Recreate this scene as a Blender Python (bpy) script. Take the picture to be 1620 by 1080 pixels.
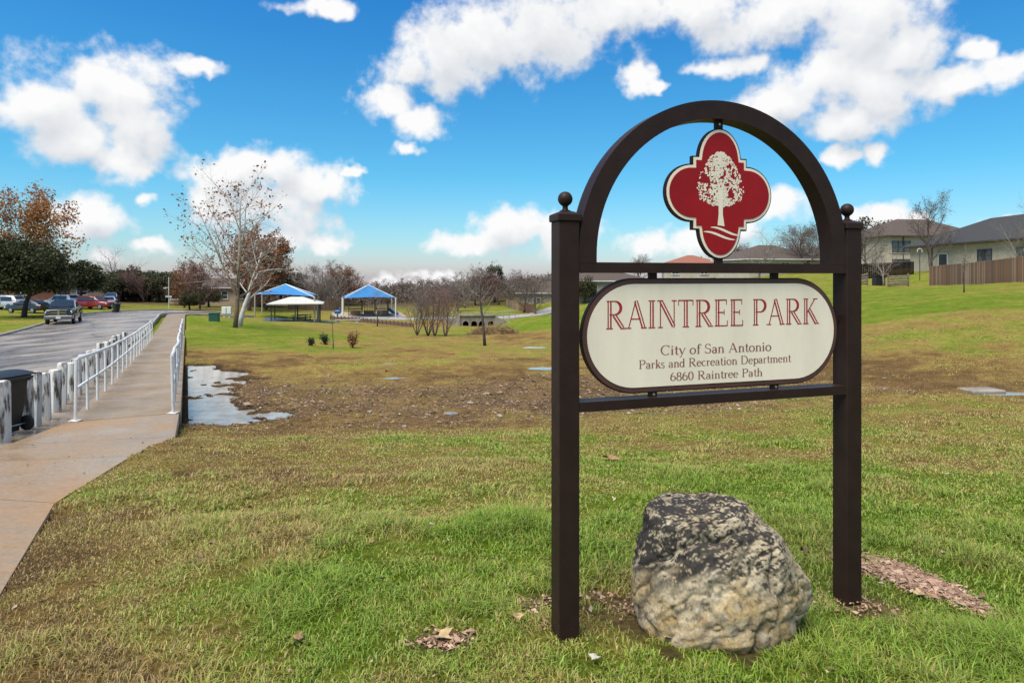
import bpy, math, random
import numpy as np
from mathutils import Vector, Matrix

for o in list(bpy.data.objects):
    bpy.data.objects.remove(o)
S = bpy.context.scene
C = S.collection
R = math.radians
EZ = 1.65          # eye height
F = 1050.0         # focal length in photograph pixels
CU, CV = 810.0, 438.0

# ------------------------------------------------------------------ camera
cam = bpy.data.cameras.new('camera')
cam.lens = 36.0 * F / 1620.0
cam.sensor_width = 36.0
cam.shift_y = -(540.0 - CV) / 1620.0
cam.clip_start = 0.05
cam.clip_end = 6000
camo = bpy.data.objects.new('camera', cam)
camo.location = (0, 0, EZ)
camo.rotation_euler = (R(90), 0, 0)
C.objects.link(camo)
S.camera = camo
S.render.resolution_x, S.render.resolution_y = 1024, 682

# ------------------------------------------------------------------ light
SUN_EL, SUN_AZ = 64.0, -140.0      # azimuth measured clockwise from +Y (view direction)
SKY_STRENGTH = 0.062
sun = bpy.data.lights.new('sun', 'SUN')
sun.energy = 4.4
sun.angle = R(48)
sun.color = (1.0, 0.935, 0.82)
suno = bpy.data.objects.new('sun', sun)
sd = Vector((math.sin(R(SUN_AZ)) * math.cos(R(SUN_EL)), math.cos(R(SUN_AZ)) * math.cos(R(SUN_EL)), math.sin(R(SUN_EL))))
suno.rotation_euler = sd.to_track_quat('Z', 'Y').to_euler()
suno.location = (0, 0, 40)
C.objects.link(suno)

S.view_settings.view_transform = 'Standard'
S.view_settings.look = 'None'
S.view_settings.gamma = 1.0
S.view_settings.use_curve_mapping = False
S.view_settings.exposure = 0.55

# ------------------------------------------------------------------ sky with cumulus clouds (laid out by azimuth and elevation)
W = bpy.data.worlds.new('World')
S.world = W
W.use_nodes = True
def build_world():
    nt = W.node_tree
    nt.nodes.clear()
    N, L = nt.nodes, nt.links
    def nd(t, **k):
        n = N.new(t)
        for a, b in k.items():
            setattr(n, a, b)
        return n
    def val(sock, v):
        if hasattr(v, 'is_linked') or isinstance(v, bpy.types.NodeSocket):
            L.new(v, sock)
        else:
            sock.default_value = v
    def m(op, a, b=0.0, c=0.0, clamp=False):
        n = nd('ShaderNodeMath', operation=op, use_clamp=clamp)
        val(n.inputs[0], a); val(n.inputs[1], b); val(n.inputs[2], c)
        return n.outputs[0]
    def vm(op, a, b=(0, 0, 0), c=(0, 0, 0)):
        n = nd('ShaderNodeVectorMath', operation=op)
        val(n.inputs[0], a); val(n.inputs[1], b)
        if op == 'MULTIPLY_ADD':
            val(n.inputs[2], c)
        return n.outputs['Value'] if op in ('DOT_PRODUCT', 'LENGTH') else n.outputs[0]
    def noise(vec, scale, detail, rough=0.55):
        n = nd('ShaderNodeTexNoise')
        L.new(vec, n.inputs['Vector'])
        n.inputs['Scale'].default_value = scale
        n.inputs['Detail'].default_value = detail
        n.inputs['Roughness'].default_value = rough
        return n
    def step(x, a, b):
        n = nd('ShaderNodeMapRange', interpolation_type='SMOOTHSTEP')
        val(n.inputs[0], x); n.inputs[1].default_value = a; n.inputs[2].default_value = b
        return n.outputs[0]
    tc = nd('ShaderNodeTexCoord')
    D = tc.outputs['Generated']
    sp = nd('ShaderNodeSeparateXYZ'); L.new(D, sp.inputs[0])
    az = m('ARCTAN2', sp.outputs[0], sp.outputs[1])
    el = m('ARCSINE', sp.outputs[2])
    cb = nd('ShaderNodeCombineXYZ'); L.new(az, cb.inputs[0]); L.new(el, cb.inputs[1])
    wn = noise(D, 9.0, 3.0, 0.6)
    warp = vm('MULTIPLY_ADD', wn.outputs['Color'], (0.060, 0.045, 0), (-0.030, -0.0225, 0))
    P = vm('ADD', cb.outputs[0], warp)
    wn2 = noise(D, 34.0, 2.0, 0.65)
    P = vm('ADD', P, vm('MULTIPLY_ADD', wn2.outputs['Color'], (0.030, 0.024, 0), (-0.015, -0.012, 0)))
    blobs = [
        (60,165,105,58),(185,135,85,50),(215,185,62,58),(120,215,95,42),(190,258,52,36),(312,108,48,14),
        (150,345,58,36),(237,314,22,13),(245,383,34,15),(168,408,26,13),
        (365,275,66,34),(425,268,66,32),(500,296,62,28),(405,328,100,40),(325,315,36,34),(556,276,26,8),
        (505,387,36,17),(430,385,60,20),(505,8,60,12),(543,22,20,12),
        (690,100,70,48),(760,60,90,60),(860,45,120,62),(960,25,70,40),(615,168,46,26),(662,200,40,24),(650,236,26,11),
        (1110,10,110,34),(1230,25,130,44),(1370,25,105,60),(1430,75,60,40),(1300,120,95,50),(1390,135,80,46),(1240,160,60,32),(1330,185,75,28),
        (1500,130,60,22),(1585,108,55,26),(1540,78,30,16),(1140,110,66,15),(1190,98,30,16),
        (1010,122,32,20),(1045,138,24,9),(1315,246,30,15),(1378,242,20,14),
        (740,378,52,18),(810,362,62,32),(880,372,50,30),
        (1230,325,46,30),(1150,360,60,30),(1040,388,54,20),(1095,378,40,24),
        (1395,340,48,19),(1462,350,26,11),(690,438,46,10),(640,456,54,12),(150,452,30,12),(940,440,40,10),(1600,345,30,8)]
    def field(P, bl):
      f = None
      for (u, v, ru, rv) in bl:
        a = math.atan((u - CU) / F)
        c = math.cos(a)
        e = math.atan((CV - v) / F * c)
        sa = ru / F * c * c * 1.24
        se = rv / F * c * 1.22
        q = vm('MULTIPLY_ADD', P, (1 / sa, 1 / se, 0), (-a / sa, -e / se, 0))
        d = vm('DOT_PRODUCT', q, q)
        f = d if f is None else m('SMOOTH_MIN', f, d, 0.35)
      return m('SUBTRACT', 1.0, m('SQRT', m('MAXIMUM', f, 0.0)))
    fin = field(P, blobs)
    fup = field(vm('ADD', P, (-0.012, 0.030, 0)), [b for b in blobs if b[2] >= 58])
    # the rest of the dome carries scattered cumulus of the same kind
    on = noise(D, 2.6, 2.0, 0.5)
    fo = m('MULTIPLY_ADD', on.outputs['Fac'], 5.0, -2.75)
    wa = m('MULTIPLY', m('ABSOLUTE', az), 1 / 0.80)
    we = m('MULTIPLY', m('ABSOLUTE', el), 1 / 0.47)
    outm = step(m('MAXIMUM', wa, we), 0.96, 1.12)
    fo = m('SUBTRACT', fo, m('MULTIPLY', m('SUBTRACT', 1.0, outm), 6.0))
    ff = m('MAXIMUM', m('MAXIMUM', fin, fo), -1.2)
    n1 = noise(D, 19.0, 7.0, 0.58)
    sh = vm('ADD', D, (-0.012, 0.0, 0.022))
    n2 = noise(sh, 19.0, 3.0, 0.55)
    n3 = noise(D, 5.0, 1.0, 0.5)
    fd = m('MULTIPLY_ADD', m('SUBTRACT', n1.outputs['Fac'], 0.5), 2.3, ff)
    dens = step(fd, -0.20, 0.56)
    grad = m('MINIMUM', m('MAXIMUM', m('SUBTRACT', fin, fup), -0.8), 0.8)
    nl = noise(D, 19.0, 3.0, 0.55)
    lit = m('MULTIPLY_ADD', m('SUBTRACT', nl.outputs['Fac'], n2.outputs['Fac']), 0.9, 0.70)
    lit = m('MULTIPLY_ADD', grad, 0.75, lit)
    thick = step(fd, 0.25, 1.05)
    lit = m('SUBTRACT', lit, m('MULTIPLY', thick, m('MULTIPLY_ADD', n3.outputs['Fac'], 0.9, -0.25)), 0, True)
    cc = nd('ShaderNodeMix', data_type='RGBA')
    L.new(lit, cc.inputs[0])
    k = 1.0 / SKY_STRENGTH / (2 ** S.view_settings.exposure)
    cc.inputs[6].default_value = (0.58 * k, 0.63 * k, 0.70 * k, 1)
    cc.inputs[7].default_value = (0.98 * k, 0.98 * k, 0.98 * k, 1)
    sky = nd('ShaderNodeTexSky', sky_type='NISHITA')
    sky.sun_disc = False
    sky.sun_elevation = R(SUN_EL)
    sky.sun_rotation = R(SUN_AZ)
    sky.air_density = 1.0
    sky.dust_density = 0.6
    sky.ozone_density = 3.0
    tint = nd('ShaderNodeMix', data_type='RGBA', blend_type='MULTIPLY')
    tint.inputs[0].default_value = 1.0
    L.new(sky.outputs[0], tint.inputs[6])
    tr = nd('ShaderNodeValToRGB'); e_ = tr.color_ramp.elements
    e_[0].position = 0.0; e_[0].color = (0.84, 0.79, 1.0, 1); e_[1].position = 1.0; e_[1].color = (0.13, 0.66, 1.08, 1)
    k_ = e_.new(0.35); k_.color = (0.32, 0.82, 0.98, 1)
    k3_ = e_.new(0.66); k3_.color = (0.22, 0.76, 1.02, 1)
    k2_ = e_.new(0.12); k2_.color = (0.58, 0.84, 0.98, 1)
    L.new(m('MULTIPLY', el, 1 / 0.42, 0, True), tr.inputs[0])
    sc2 = vm('MULTIPLY', tr.outputs[0], (1.80, 1.80, 1.76)); L.new(sc2, tint.inputs[7])
    mx = nd('ShaderNodeMix', data_type='RGBA')
    L.new(dens, mx.inputs[0]); L.new(tint.outputs[2], mx.inputs[6]); L.new(cc.outputs[2], mx.inputs[7])
    bg = nd('ShaderNodeBackground'); bg.inputs[1].default_value = SKY_STRENGTH
    L.new(mx.outputs[2], bg.inputs[0])
    out = nd('ShaderNodeOutputWorld'); L.new(bg.outputs[0], out.inputs[0])
build_world()
try:
    W.cycles.sampling_method = 'MANUAL'; W.cycles.sample_map_resolution = 512
except Exception: pass

# ------------------------------------------------------------------ helpers
def tag(o, label=None, cat=None, group=None, kind=None):
    if label: o['label'] = label
    if cat: o['category'] = cat
    if group: o['group'] = group
    if kind: o['kind'] = kind
    return o
def empty(name, loc=(0, 0, 0), rz=0.0, parent=None, scale=1.0):
    o = bpy.data.objects.new(name, None)
    o.empty_display_size = 0.2
    o.location = loc; o.rotation_euler = (0, 0, rz)
    o.scale = (scale,) * 3
    o.parent = parent
    C.objects.link(o)
    return o
def link(name, me, parent=None, loc=(0, 0, 0), rz=0.0):
    o = bpy.data.objects.new(name, me)
    o.location = loc; o.rotation_euler = (0, 0, rz)
    o.parent = parent
    C.objects.link(o)
    return o
def copy_tree(o, parent=None):
    c = o.copy(); C.objects.link(c); c.parent = parent
    for ch in list(o.children):
        copy_tree(ch, c)
    return c
class MB:
    def __init__(s): s.v, s.f = [], []
    def add(s, vs, fs):
        n = len(s.v)
        s.v += [tuple(p) for p in vs]
        s.f += [tuple(i + n for i in q) for q in fs]
        return s
    def box(s, c, d, rz=0.0, M=None):
        x, y, z = d[0] / 2, d[1] / 2, d[2] / 2
        vs = [Vector((a * x, b * y, e * z)) for a in (-1, 1) for b in (-1, 1) for e in (-1, 1)]
        if rz:
            r = Matrix.Rotation(rz, 3, 'Z'); vs = [r @ p for p in vs]
        if M: vs = [M @ p for p in vs]
        return s.add([p + Vector(c) for p in vs], [(0, 1, 3, 2), (4, 6, 7, 5), (0, 4, 5, 1), (2, 3, 7, 6), (0, 2, 6, 4), (1, 5, 7, 3)])
    def cbox(s, c, d, ch):      # box with chamfered vertical and top/bottom edges
        x, y, z = d[0] / 2, d[1] / 2, d[2] / 2
        rings = []
        for zz, i in ((-z, ch), (-z + ch, 0), (z - ch, 0), (z, ch)):
            a, b = x - i, y - i
            rings.append([(-a + ch, -b, zz), (a - ch, -b, zz), (a, -b + ch, zz), (a, b - ch, zz), (a - ch, b, zz), (-a + ch, b, zz), (-a, b - ch, zz), (-a, -b + ch, zz)])
        vs = [Vector(p) + Vector(c) for r in rings for p in r]
        fs = [tuple(range(7, -1, -1)), tuple(range(24, 32))]
        for k in range(3):
            for i in range(8):
                j = (i + 1) % 8
                fs.append((k * 8 + i, k * 8 + j, k * 8 + 8 + j, k * 8 + 8 + i))
        return s.add(vs, fs)
    def tube(s, pts, rad, n=6, cap=True):
        pts = [Vector(p) for p in pts]
        if not hasattr(rad, '__len__'): rad = [rad] * len(pts)
        vs, fs = [], []
        t0 = (pts[1] - pts[0]).normalized()
        u = t0.orthogonal().normalized()
        for i, p in enumerate(pts):
            if i == 0: t = t0
            elif i == len(pts) - 1: t = (pts[i] - pts[i - 1]).normalized()
            else: t = (pts[i + 1] - pts[i - 1]).normalized()
            u = (u - t * u.dot(t))
            u = u.normalized() if u.length > 1e-6 else t.orthogonal().normalized()
            w = t.cross(u)
            for k in range(n):
                a = 2 * math.pi * k / n
                vs.append(p + (u * math.cos(a) + w * math.sin(a)) * rad[i])
        for i in range(len(pts) - 1):
            for k in range(n):
                j = (k + 1) % n
                fs.append((i * n + k, i * n + j, i * n + n + j, i * n + n + k))
        if cap:
            fs.append(tuple(range(n - 1, -1, -1))); fs.append(tuple(range(len(vs) - n, len(vs))))
        return s.add(vs, fs)
    def lathe(s, prof, n=16, c=(0, 0, 0)):
        vs, fs = [], []
        for (r, z) in prof:
            for k in range(n):
                a = 2 * math.pi * k / n
                vs.append((c[0] + r * math.cos(a), c[1] + r * math.sin(a), c[2] + z))
        for i in range(len(prof) - 1):
            for k in range(n):
                j = (k + 1) % n
                fs.append((i * n + k, i * n + j, i * n + n + j, i * n + n + k))
        fs.append(tuple(range(n - 1, -1, -1))); fs.append(tuple(range(len(vs) - n, len(vs))))
        return s.add(vs, fs)
    def prism(s, poly, y0, y1):     # polygon in x,z extruded along y
        n = len(poly)
        vs = [(p[0], y0, p[1]) for p in poly] + [(p[0], y1, p[1]) for p in poly]
        fs = [tuple(range(n)), tuple(range(2 * n - 1, n - 1, -1))]
        for i in range(n):
            j = (i + 1) % n
            fs.append((i, i + n, j + n, j))
        return s.add(vs, fs)
    def build(s, name, mat, parent=None, smooth=False, loc=(0, 0, 0), rz=0.0):
        return link(name, s.mesh(name, mat, smooth), parent, loc, rz)
    def mesh(s, name, mat, smooth=False):
        me = bpy.data.meshes.new(name)
        me.from_pydata(s.v, [], s.f)
        me.materials.append(mat)
        if smooth:
            me.polygons.foreach_set('use_smooth', [True] * len(me.polygons))
        me.update()
        return me
def shade_auto(o, ang=35):
    me = o.data
    me.polygons.foreach_set('use_smooth', [True] * len(me.polygons))
    try: me.set_sharp_from_angle(angle=R(ang))
    except Exception: pass
    return o
def fast_mesh(name, verts, loops, counts, mat, cols=None, smooth=False):
    me = bpy.data.meshes.new(name)
    verts = np.asarray(verts, np.float32); loops = np.asarray(loops, np.int32); counts = np.asarray(counts, np.int32)
    me.vertices.add(len(verts)); me.vertices.foreach_set('co', verts.ravel())
    me.loops.add(len(loops)); me.loops.foreach_set('vertex_index', loops)
    me.polygons.add(len(counts))
    st = np.zeros(len(counts), np.int32); st[1:] = np.cumsum(counts)[:-1]
    me.polygons.foreach_set('loop_start', st)
    if smooth: me.polygons.foreach_set('use_smooth', np.ones(len(counts), bool))
    me.update(calc_edges=True)
    if cols:
        for nm, arr in cols.items():
            arr = np.asarray(arr, np.float32)
            if arr.ndim == 1:
                at = me.attributes.new(nm, 'FLOAT', 'POINT'); at.data.foreach_set('value', arr)
            else:
                at = me.attributes.new(nm, 'FLOAT_COLOR', 'POINT'); at.data.foreach_set('color', arr.ravel())
    me.materials.append(mat)
    return me

# numpy value noise
def _h(ix, iy, seed):
    n = (ix.astype(np.int64) * 374761393 + iy.astype(np.int64) * 668265263 + seed * 1442695041) & 0x7fffffff
    n = ((n ^ (n >> 13)) * 1274126177) & 0x7fffffff
    n = n ^ (n >> 16)
    return (n & 0xffff) / 65535.0
def vnoise(x, y, seed=0):
    x = np.asarray(x, float); y = np.asarray(y, float)
    ix, iy = np.floor(x), np.floor(y)
    fx, fy = x - ix, y - iy
    fx = fx * fx * (3 - 2 * fx); fy = fy * fy * (3 - 2 * fy)
    a, b = _h(ix, iy, seed), _h(ix + 1, iy, seed)
    c, d = _h(ix, iy + 1, seed), _h(ix + 1, iy + 1, seed)
    return (a * (1 - fx) + b * fx) * (1 - fy) + (c * (1 - fx) + d * fx) * fy
def fbm(x, y, seed=0, o=4):
    s, a, t = 0, 1.0, 0
    for i in range(o):
        s = s + a * vnoise(x * 2 ** i + 17.3 * i, y * 2 ** i - 9.1 * i, seed + i); t += a; a *= 0.5
    return s / t
def sstep(a, b, x):
    t = np.clip((x - a) / (b - a), 0, 1)
    return t * t * (3 - 2 * t)

# ------------------------------------------------------------------ materials
def pmat(name, col, rough=0.7, var=0.25, scale=3.0, col2=None, bump=0.0, bscale=None, metal=0.0, detail=5.0, spec=0.5, stretch=(1, 1, 1), coat=0.0, lo=0.35, hi=0.65):
    m = bpy.data.materials.new(name); m.use_nodes = True
    nt = m.node_tree; N, L = nt.nodes, nt.links
    b = N['Principled BSDF']
    b.inputs['Roughness'].default_value = rough
    b.inputs['Metallic'].default_value = metal
    b.inputs['Specular IOR Level'].default_value = spec
    if coat: b.inputs['Coat Weight'].default_value = coat; b.inputs['Coat Roughness'].default_value = 0.05
    tc = N.new('ShaderNodeTexCoord'); mp = N.new('ShaderNodeMapping')
    mp.inputs['Scale'].default_value = stretch
    L.new(tc.outputs['Object'], mp.inputs[0])
    n = N.new('ShaderNodeTexNoise'); n.inputs['Scale'].default_value = scale; n.inputs['Detail'].default_value = detail; n.inputs['Roughness'].default_value = 0.62
    L.new(mp.outputs[0], n.inputs['Vector'])
    r = N.new('ShaderNodeValToRGB')
    r.color_ramp.elements[0].position = lo; r.color_ramp.elements[1].position = hi
    c2 = col2 if col2 else tuple(min(1, c * (1 + var)) for c in col)
    c1 = col if col2 else tuple(c * (1 - var) for c in col)
    r.color_ramp.elements[0].color = (*c1, 1); r.color_ramp.elements[1].color = (*c2, 1)
    L.new(n.outputs[0], r.inputs[0]); L.new(r.outputs[0], b.inputs['Base Color'])
    if bump:
        n2 = N.new('ShaderNodeTexNoise'); n2.inputs['Scale'].default_value = bscale or scale * 4; n2.inputs['Detail'].default_value = 6
        L.new(mp.outputs[0], n2.inputs['Vector'])
        bp = N.new('ShaderNodeBump'); bp.inputs['Strength'].default_value = bump; bp.inputs['Distance'].default_value = 0.02
        L.new(n2.outputs[0], bp.inputs['Height']); L.new(bp.outputs[0], b.inputs['Normal'])
    return m
def attrmat(name, attr='col', rough=0.65, transl=0.0, spec=0.3):
    m = bpy.data.materials.new(name); m.use_nodes = True
    nt = m.node_tree; N, L = nt.nodes, nt.links
    b = N['Principled BSDF']; b.inputs['Roughness'].default_value = rough; b.inputs['Specular IOR Level'].default_value = spec
    a = N.new('ShaderNodeAttribute'); a.attribute_name = attr
    L.new(a.outputs['Color'], b.inputs['Base Color'])
    if transl:
        t = N.new('ShaderNodeBsdfTranslucent'); L.new(a.outputs['Color'], t.inputs[0])
        mx = N.new('ShaderNodeMixShader'); mx.inputs[0].default_value = transl
        L.new(b.outputs[0], mx.inputs[1]); L.new(t.outputs[0], mx.inputs[2])
        L.new(mx.outputs[0], N['Material Output'].inputs[0])
    return m

# ------------------------------------------------------------------ terrain
def P(u, v, Y):
    return Vector(((u - CU) / F * Y, Y, EZ - (v - CV) / F * Y))
AX, AY = -7.5, 11.4                 # near end of the left handrail
DX, DY = -0.44, 0.898               # walkway direction
NX, NY = 0.898, 0.44                # to its right
PROF_Y = [-20, 3, 8, 11.4, 16, 22, 30, 38, 50, 65, 80, 120, 200]
PROF_Z = [-1.8, -1.75, -2.2, -2.49, -2.8, -3.0, -3.3, -3.57, -3.75, -3.9, -3.95, -4.1, -4.3]
def prof(Y): return np.interp(Y, PROF_Y, PROF_Z) + EZ
def WP(s, l): return (AX + DX * s + NX * l, AY + DY * s + NY * l)
ctl = []
for (u, v, Y) in [
    (810,1080,2.62),(895,1000,3.03),(1341,970,3.47),(0,960,3.4),(78,803,5.6),(277,693,9.9),(600,800,5.37),(1000,800,5.45),(1300,800,5.6),(870,690,10.6),(480,695,10.4),
    (430,672,13.9),(600,658,14.4),(870,648,14.7),(1400,612,15.7),(1550,622,14.8),(1150,630,15.2),
    (330,640,16.5),(330,600,20.5),(310,582,22.8),(450,590,21.2),(700,585,21.4),(860,582,21.6),(1100,572,21.5),
    (1500,560,19.8),(1620,540,20.6),(1500,500,27),(1620,500,25.4),(1500,470,36),(1470,451,64),(1620,447,47),(1400,455,60),
    (1500,425,82),(1620,425,66),(1420,427,92),(1500,405,130),(1620,700,8.4),(1620,900,4.0),(1480,700,8.8),
    (540,552,32),(372,518,50),(330,530,38.8),(480,520,58),(430,508,77),(500,509,77),(560,505,97),(620,504,100),(650,530,65),(700,533,62),(767,548,40),
    (760,521,88),(700,504,95),(800,503,96),(870,497,100),(872,520,72),(918,490,85),(1050,450,110),(1340,450,62),(1200,455,80),(1300,520,30),(1100,530,32),
    (640,470,160),(300,472,140),(900,452,160),(20,500,65),(0,478,95),(440,497,95),(600,560,28)]:
    p = P(u, v, Y); ctl.append((p.x, p.y, p.z))
for s in (-14, -6, 0, 4, 8, 12, 16, 20, 25, 30, 36, 44, 54, 64, 74):
    for l in (-22, -9, -5, -1):
        x, y = WP(s, l); ctl.append((x, y, prof(AY + DY * s)))
for s in (30, 36, 44, 54, 64, 74):
    x, y = WP(s, 0.8); ctl.append((x, y, prof(AY + DY * s)))
for s in (-14, -8, -3):
    for l in (0.5, 1.6):
        x, y = WP(s, l); ctl.append((x, y, prof(AY + DY * s)))
for (x, y, z) in [(0, -10, -1.5), (-20, -15, -1.9), (20, -12, -1.2), (32, 15, -1.2), (30, 3, -0.8), (60, 30, 0.5), (65, 80, 2), (-80, 40, -3.8), (-90, 100, -4), (0, 1, -1.55), (3, 1, -1.55),
                  (0, 260, -4), (-150, 260, -4), (150, 260, 2), (-150, -60, -3), (150, -60, 1), (0, -120, -1), (250, 100, 3), (-250, 100, -4)]:
    ctl.append((x, y, z + EZ))
ctl = np.array(ctl)
def _tps():
    n = len(ctl); K = np.zeros((n + 3, n + 3)); rhs = np.zeros(n + 3)
    d = np.hypot(ctl[:, None, 0] - ctl[None, :, 0], ctl[:, None, 1] - ctl[None, :, 1])
    K[:n, :n] = np.sqrt(d * d + 1.0) ; K[:n, :n] += np.eye(n) * -0.15
    Pm = np.c_[np.ones(n), ctl[:, 0], ctl[:, 1]]
    K[:n, n:] = Pm; K[n:, :n] = Pm.T
    rhs[:n] = ctl[:, 2]
    return np.linalg.solve(K, rhs)
_w = _tps()
def H(x, y):
    x = np.asarray(x, float); y = np.asarray(y, float); sh = x.shape
    x = x.ravel(); y = y.ravel(); out = np.empty(len(x)); n = len(ctl)
    for i in range(0, len(x), 20000):
        a, b = x[i:i + 20000], y[i:i + 20000]
        d2 = (a[:, None] - ctl[None, :, 0]) ** 2 + (b[:, None] - ctl[None, :, 1]) ** 2
        out[i:i + 20000] = np.sqrt(d2 + 1.0) @ _w[:n] + _w[n] + _w[n + 1] * a + _w[n + 2] * b
    far = sstep(170, 330, np.hypot(x, y))
    out = np.clip(out, -9 + EZ, 6 + EZ) * (1 - far) + (EZ - 0.029 * np.hypot(x, y)) * far
    return out.reshape(sh)
# road centre line: straight beside the walkway, then a bend to the right
ROAD_L = -4.75; ROAD_W = 3.85
cl = [WP(s, ROAD_L) for s in np.arange(-40, 64, 1.0)]
hx, hy = DX, DY; x, y = cl[-1]
ang = math.atan2(hy, hx)
for k in range(14):
    ang -= R(60) / 14; x += math.cos(ang) * 1.1; y += math.sin(ang) * 1.1; cl.append((x, y))
for k in range(4):
    x += math.cos(ang) * 1.2; y += math.sin(ang) * 1.2; cl.append((x, y))
cl = np.array(cl)
tg = np.gradient(cl, axis=0); tg /= np.linalg.norm(tg, axis=1)[:, None]
nr = np.c_[tg[:, 1], -tg[:, 0]]     # right-hand normal
def road_off(x, y):
    """signed distance to the right of the road centre line, and index"""
    x = np.asarray(x, float).ravel(); y = np.asarray(y, float).ravel()
    off = np.empty(len(x)); idx = np.empty(len(x), int)
    for i in range(0, len(x), 20000):
        dx = x[i:i + 20000, None] - cl[None, :, 0]; dy = y[i:i + 20000, None] - cl[None, :, 1]
        j = np.argmin(dx * dx + dy * dy, axis=1); r = np.arange(len(j))
        off[i:i + 20000] = dx[r, j] * nr[j, 0] + dy[r, j] * nr[j, 1]; idx[i:i + 20000] = j
        dd = np.sqrt(dx[r, j] ** 2 + dy[r, j] ** 2)
        bad = dd > np.abs(off[i:i + 20000]) + 1.5
        off[i:i + 20000][bad] = np.sign(off[i:i + 20000][bad]) * dd[bad]
    return off, idx
# near path: polygon of concrete joining the walkway, seen in the left foreground
PATH_R = [WP(0.0, 1.6), (-5.02, 9.9), (-3.95, 5.75), (-2.66, 3.4), (-1.9, 1.6), (-1.2, -1.5), (-0.9, -9)]
PATH_L = [WP(0.0, -0.12), (-6.95, 9.15), (-6.15, 6.4), (-5.05, 3.5), (-4.3, 1.2), (-3.7, -1.5), (-3.4, -9)]
def inpoly(x, y, poly):
    c = np.zeros(x.shape, bool); n = len(poly); j = n - 1
    for i in range(n):
        xi, yi = poly[i]; xj, yj = poly[j]
        t = ((yi > y) != (yj > y)) & (x < (xj - xi) * (y - yi) / (yj - yi + 1e-12) + xi)
        c ^= t; j = i
    return c
def path_mask(x, y, grow=0.0):
    poly = [(a + grow, b) for a, b in PATH_R] + [(a - grow, b) for a, b in PATH_L[::-1]]
    return inpoly(x, y, poly)
def deck_z(s): return np.interp(AY + DY * np.asarray(s), [8, 11.4, 16, 22, 30, 38, 50], [-2.2, -2.47, -2.72, -2.93, -3.22, -3.5, -3.70]) + EZ
PUD = -3.10 + EZ
def micro(x, y):
    d = np.hypot(x, y)
    return (fbm(x * 1.3, y * 1.3, 5, 3) - 0.5) * 0.07 + (fbm(x * 0.25, y * 0.25, 9, 3) - 0.5) * 0.22 * sstep(5, 14, d)
def Hg(x, y):
    """ground sheet: terrain cut down under road, kerbs and walkway"""
    x = np.asarray(x, float); y = np.asarray(y, float); sh = x.shape
    xr, yr = x.ravel(), y.ravel()
    z = H(xr, yr) + micro(xr, yr)
    off, idx = road_off(xr, yr)
    s = (xr - AX) * DX + (yr - AY) * DY
    l = (xr - AX) * NX + (yr - AY) * NY
    cut = np.where((off > -4.1) & (off < 6.35), 0.25, 0.0)
    cut = np.where((s < 0) & (off >= 4.6), 0.0, cut)
    near = (s >= -0.1) & (s < 31) & (l > -1.0) & (l < 1.65)
    z = np.where(near, np.minimum(z, deck_z(s) - 0.33), z - cut)
    z = np.where(path_mask(xr, yr, 0.0), z - 0.14, z)
    return z.reshape(sh)
def ground(u, v, far=200.0):
    Y = np.concatenate([np.arange(1.5, 30, 0.05), np.arange(30, far, 0.25)])
    X = (u - CU) / F * Y; Z = EZ - (v - CV) / F * Y
    g = H(X, Y)
    k = np.argmax(Z <= g)
    return Vector((X[k], Y[k], g[k]))
def gz(x, y): return float(Hg(np.array([x]), np.array([y]))[0])
def at(u, Y, dz=0.0):
    x = (u - CU) / F * Y
    return Vector((x, Y, gz(x, Y) + dz))
# ------------------------------------------------------------------ ground colours (what grows where), puddle basins
def lg(x, y):
    r = np.hypot(x, y) + 0.3
    return np.arctan2(x, y) * 2.2, np.log(r) * 2.0
_s = [(40,1000,1.),(120,1045,.9),(20,940,1.),(130,950,.85),(110,830,.85),(150,880,.8),(60,900,.95),(210,930,.6),(250,1000,.45),(350,850,.38),(200,780,.4),(300,770,.5),(430,745,.74),(330,700,.78),(420,700,.7),(560,700,.5),(700,720,.36),(850,700,.25),(600,800,.32),
 (600,900,.08),(500,1000,.05),(750,850,.06),(800,980,.15),(950,850,.12),(950,980,.4),(1000,740,.25),(1100,1060,.15),(1300,1060,.2),(1450,1040,.15),(1400,800,.12),(1550,800,.15),(1450,870,.2),
 (1600,950,.12),(1450,700,.5),(1580,690,.52),(1400,650,.62),(1550,650,.68),(1150,690,.5),(1450,590,.95),(1600,590,.9),(1400,575,1.),(1450,540,.5),(1600,545,.55),(1450,520,.45),(1600,510,.55),
 (1450,490,.08),(1600,480,.05),(1450,465,.1),(1600,455,.25),(350,650,.95),(450,640,.9),(600,640,.92),(700,660,.92),(800,640,1.),(600,600,.8),(750,600,.85),(400,590,.85),(350,560,.75),(500,570,.72),
 (640,560,.66),(800,570,.72),(450,550,.3),(350,540,.08),(400,525,.08),(330,510,.05),(480,530,.15),(560,520,.55),(600,530,.7),(640,545,.65),(700,540,.62),(800,550,.5),(850,530,.8),(820,540,.75),
 (850,508,.02),(820,512,.05),(650,515,.7),(460,500,.3),(550,500,.45),(20,505,.3)]
_sp = []
for (u, v, d) in _s:
    g = ground(u, v); a, b = lg(np.array(g.x), np.array(g.y)); _sp.append((float(a), float(b), d))
_sp = np.array(_sp)
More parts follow.
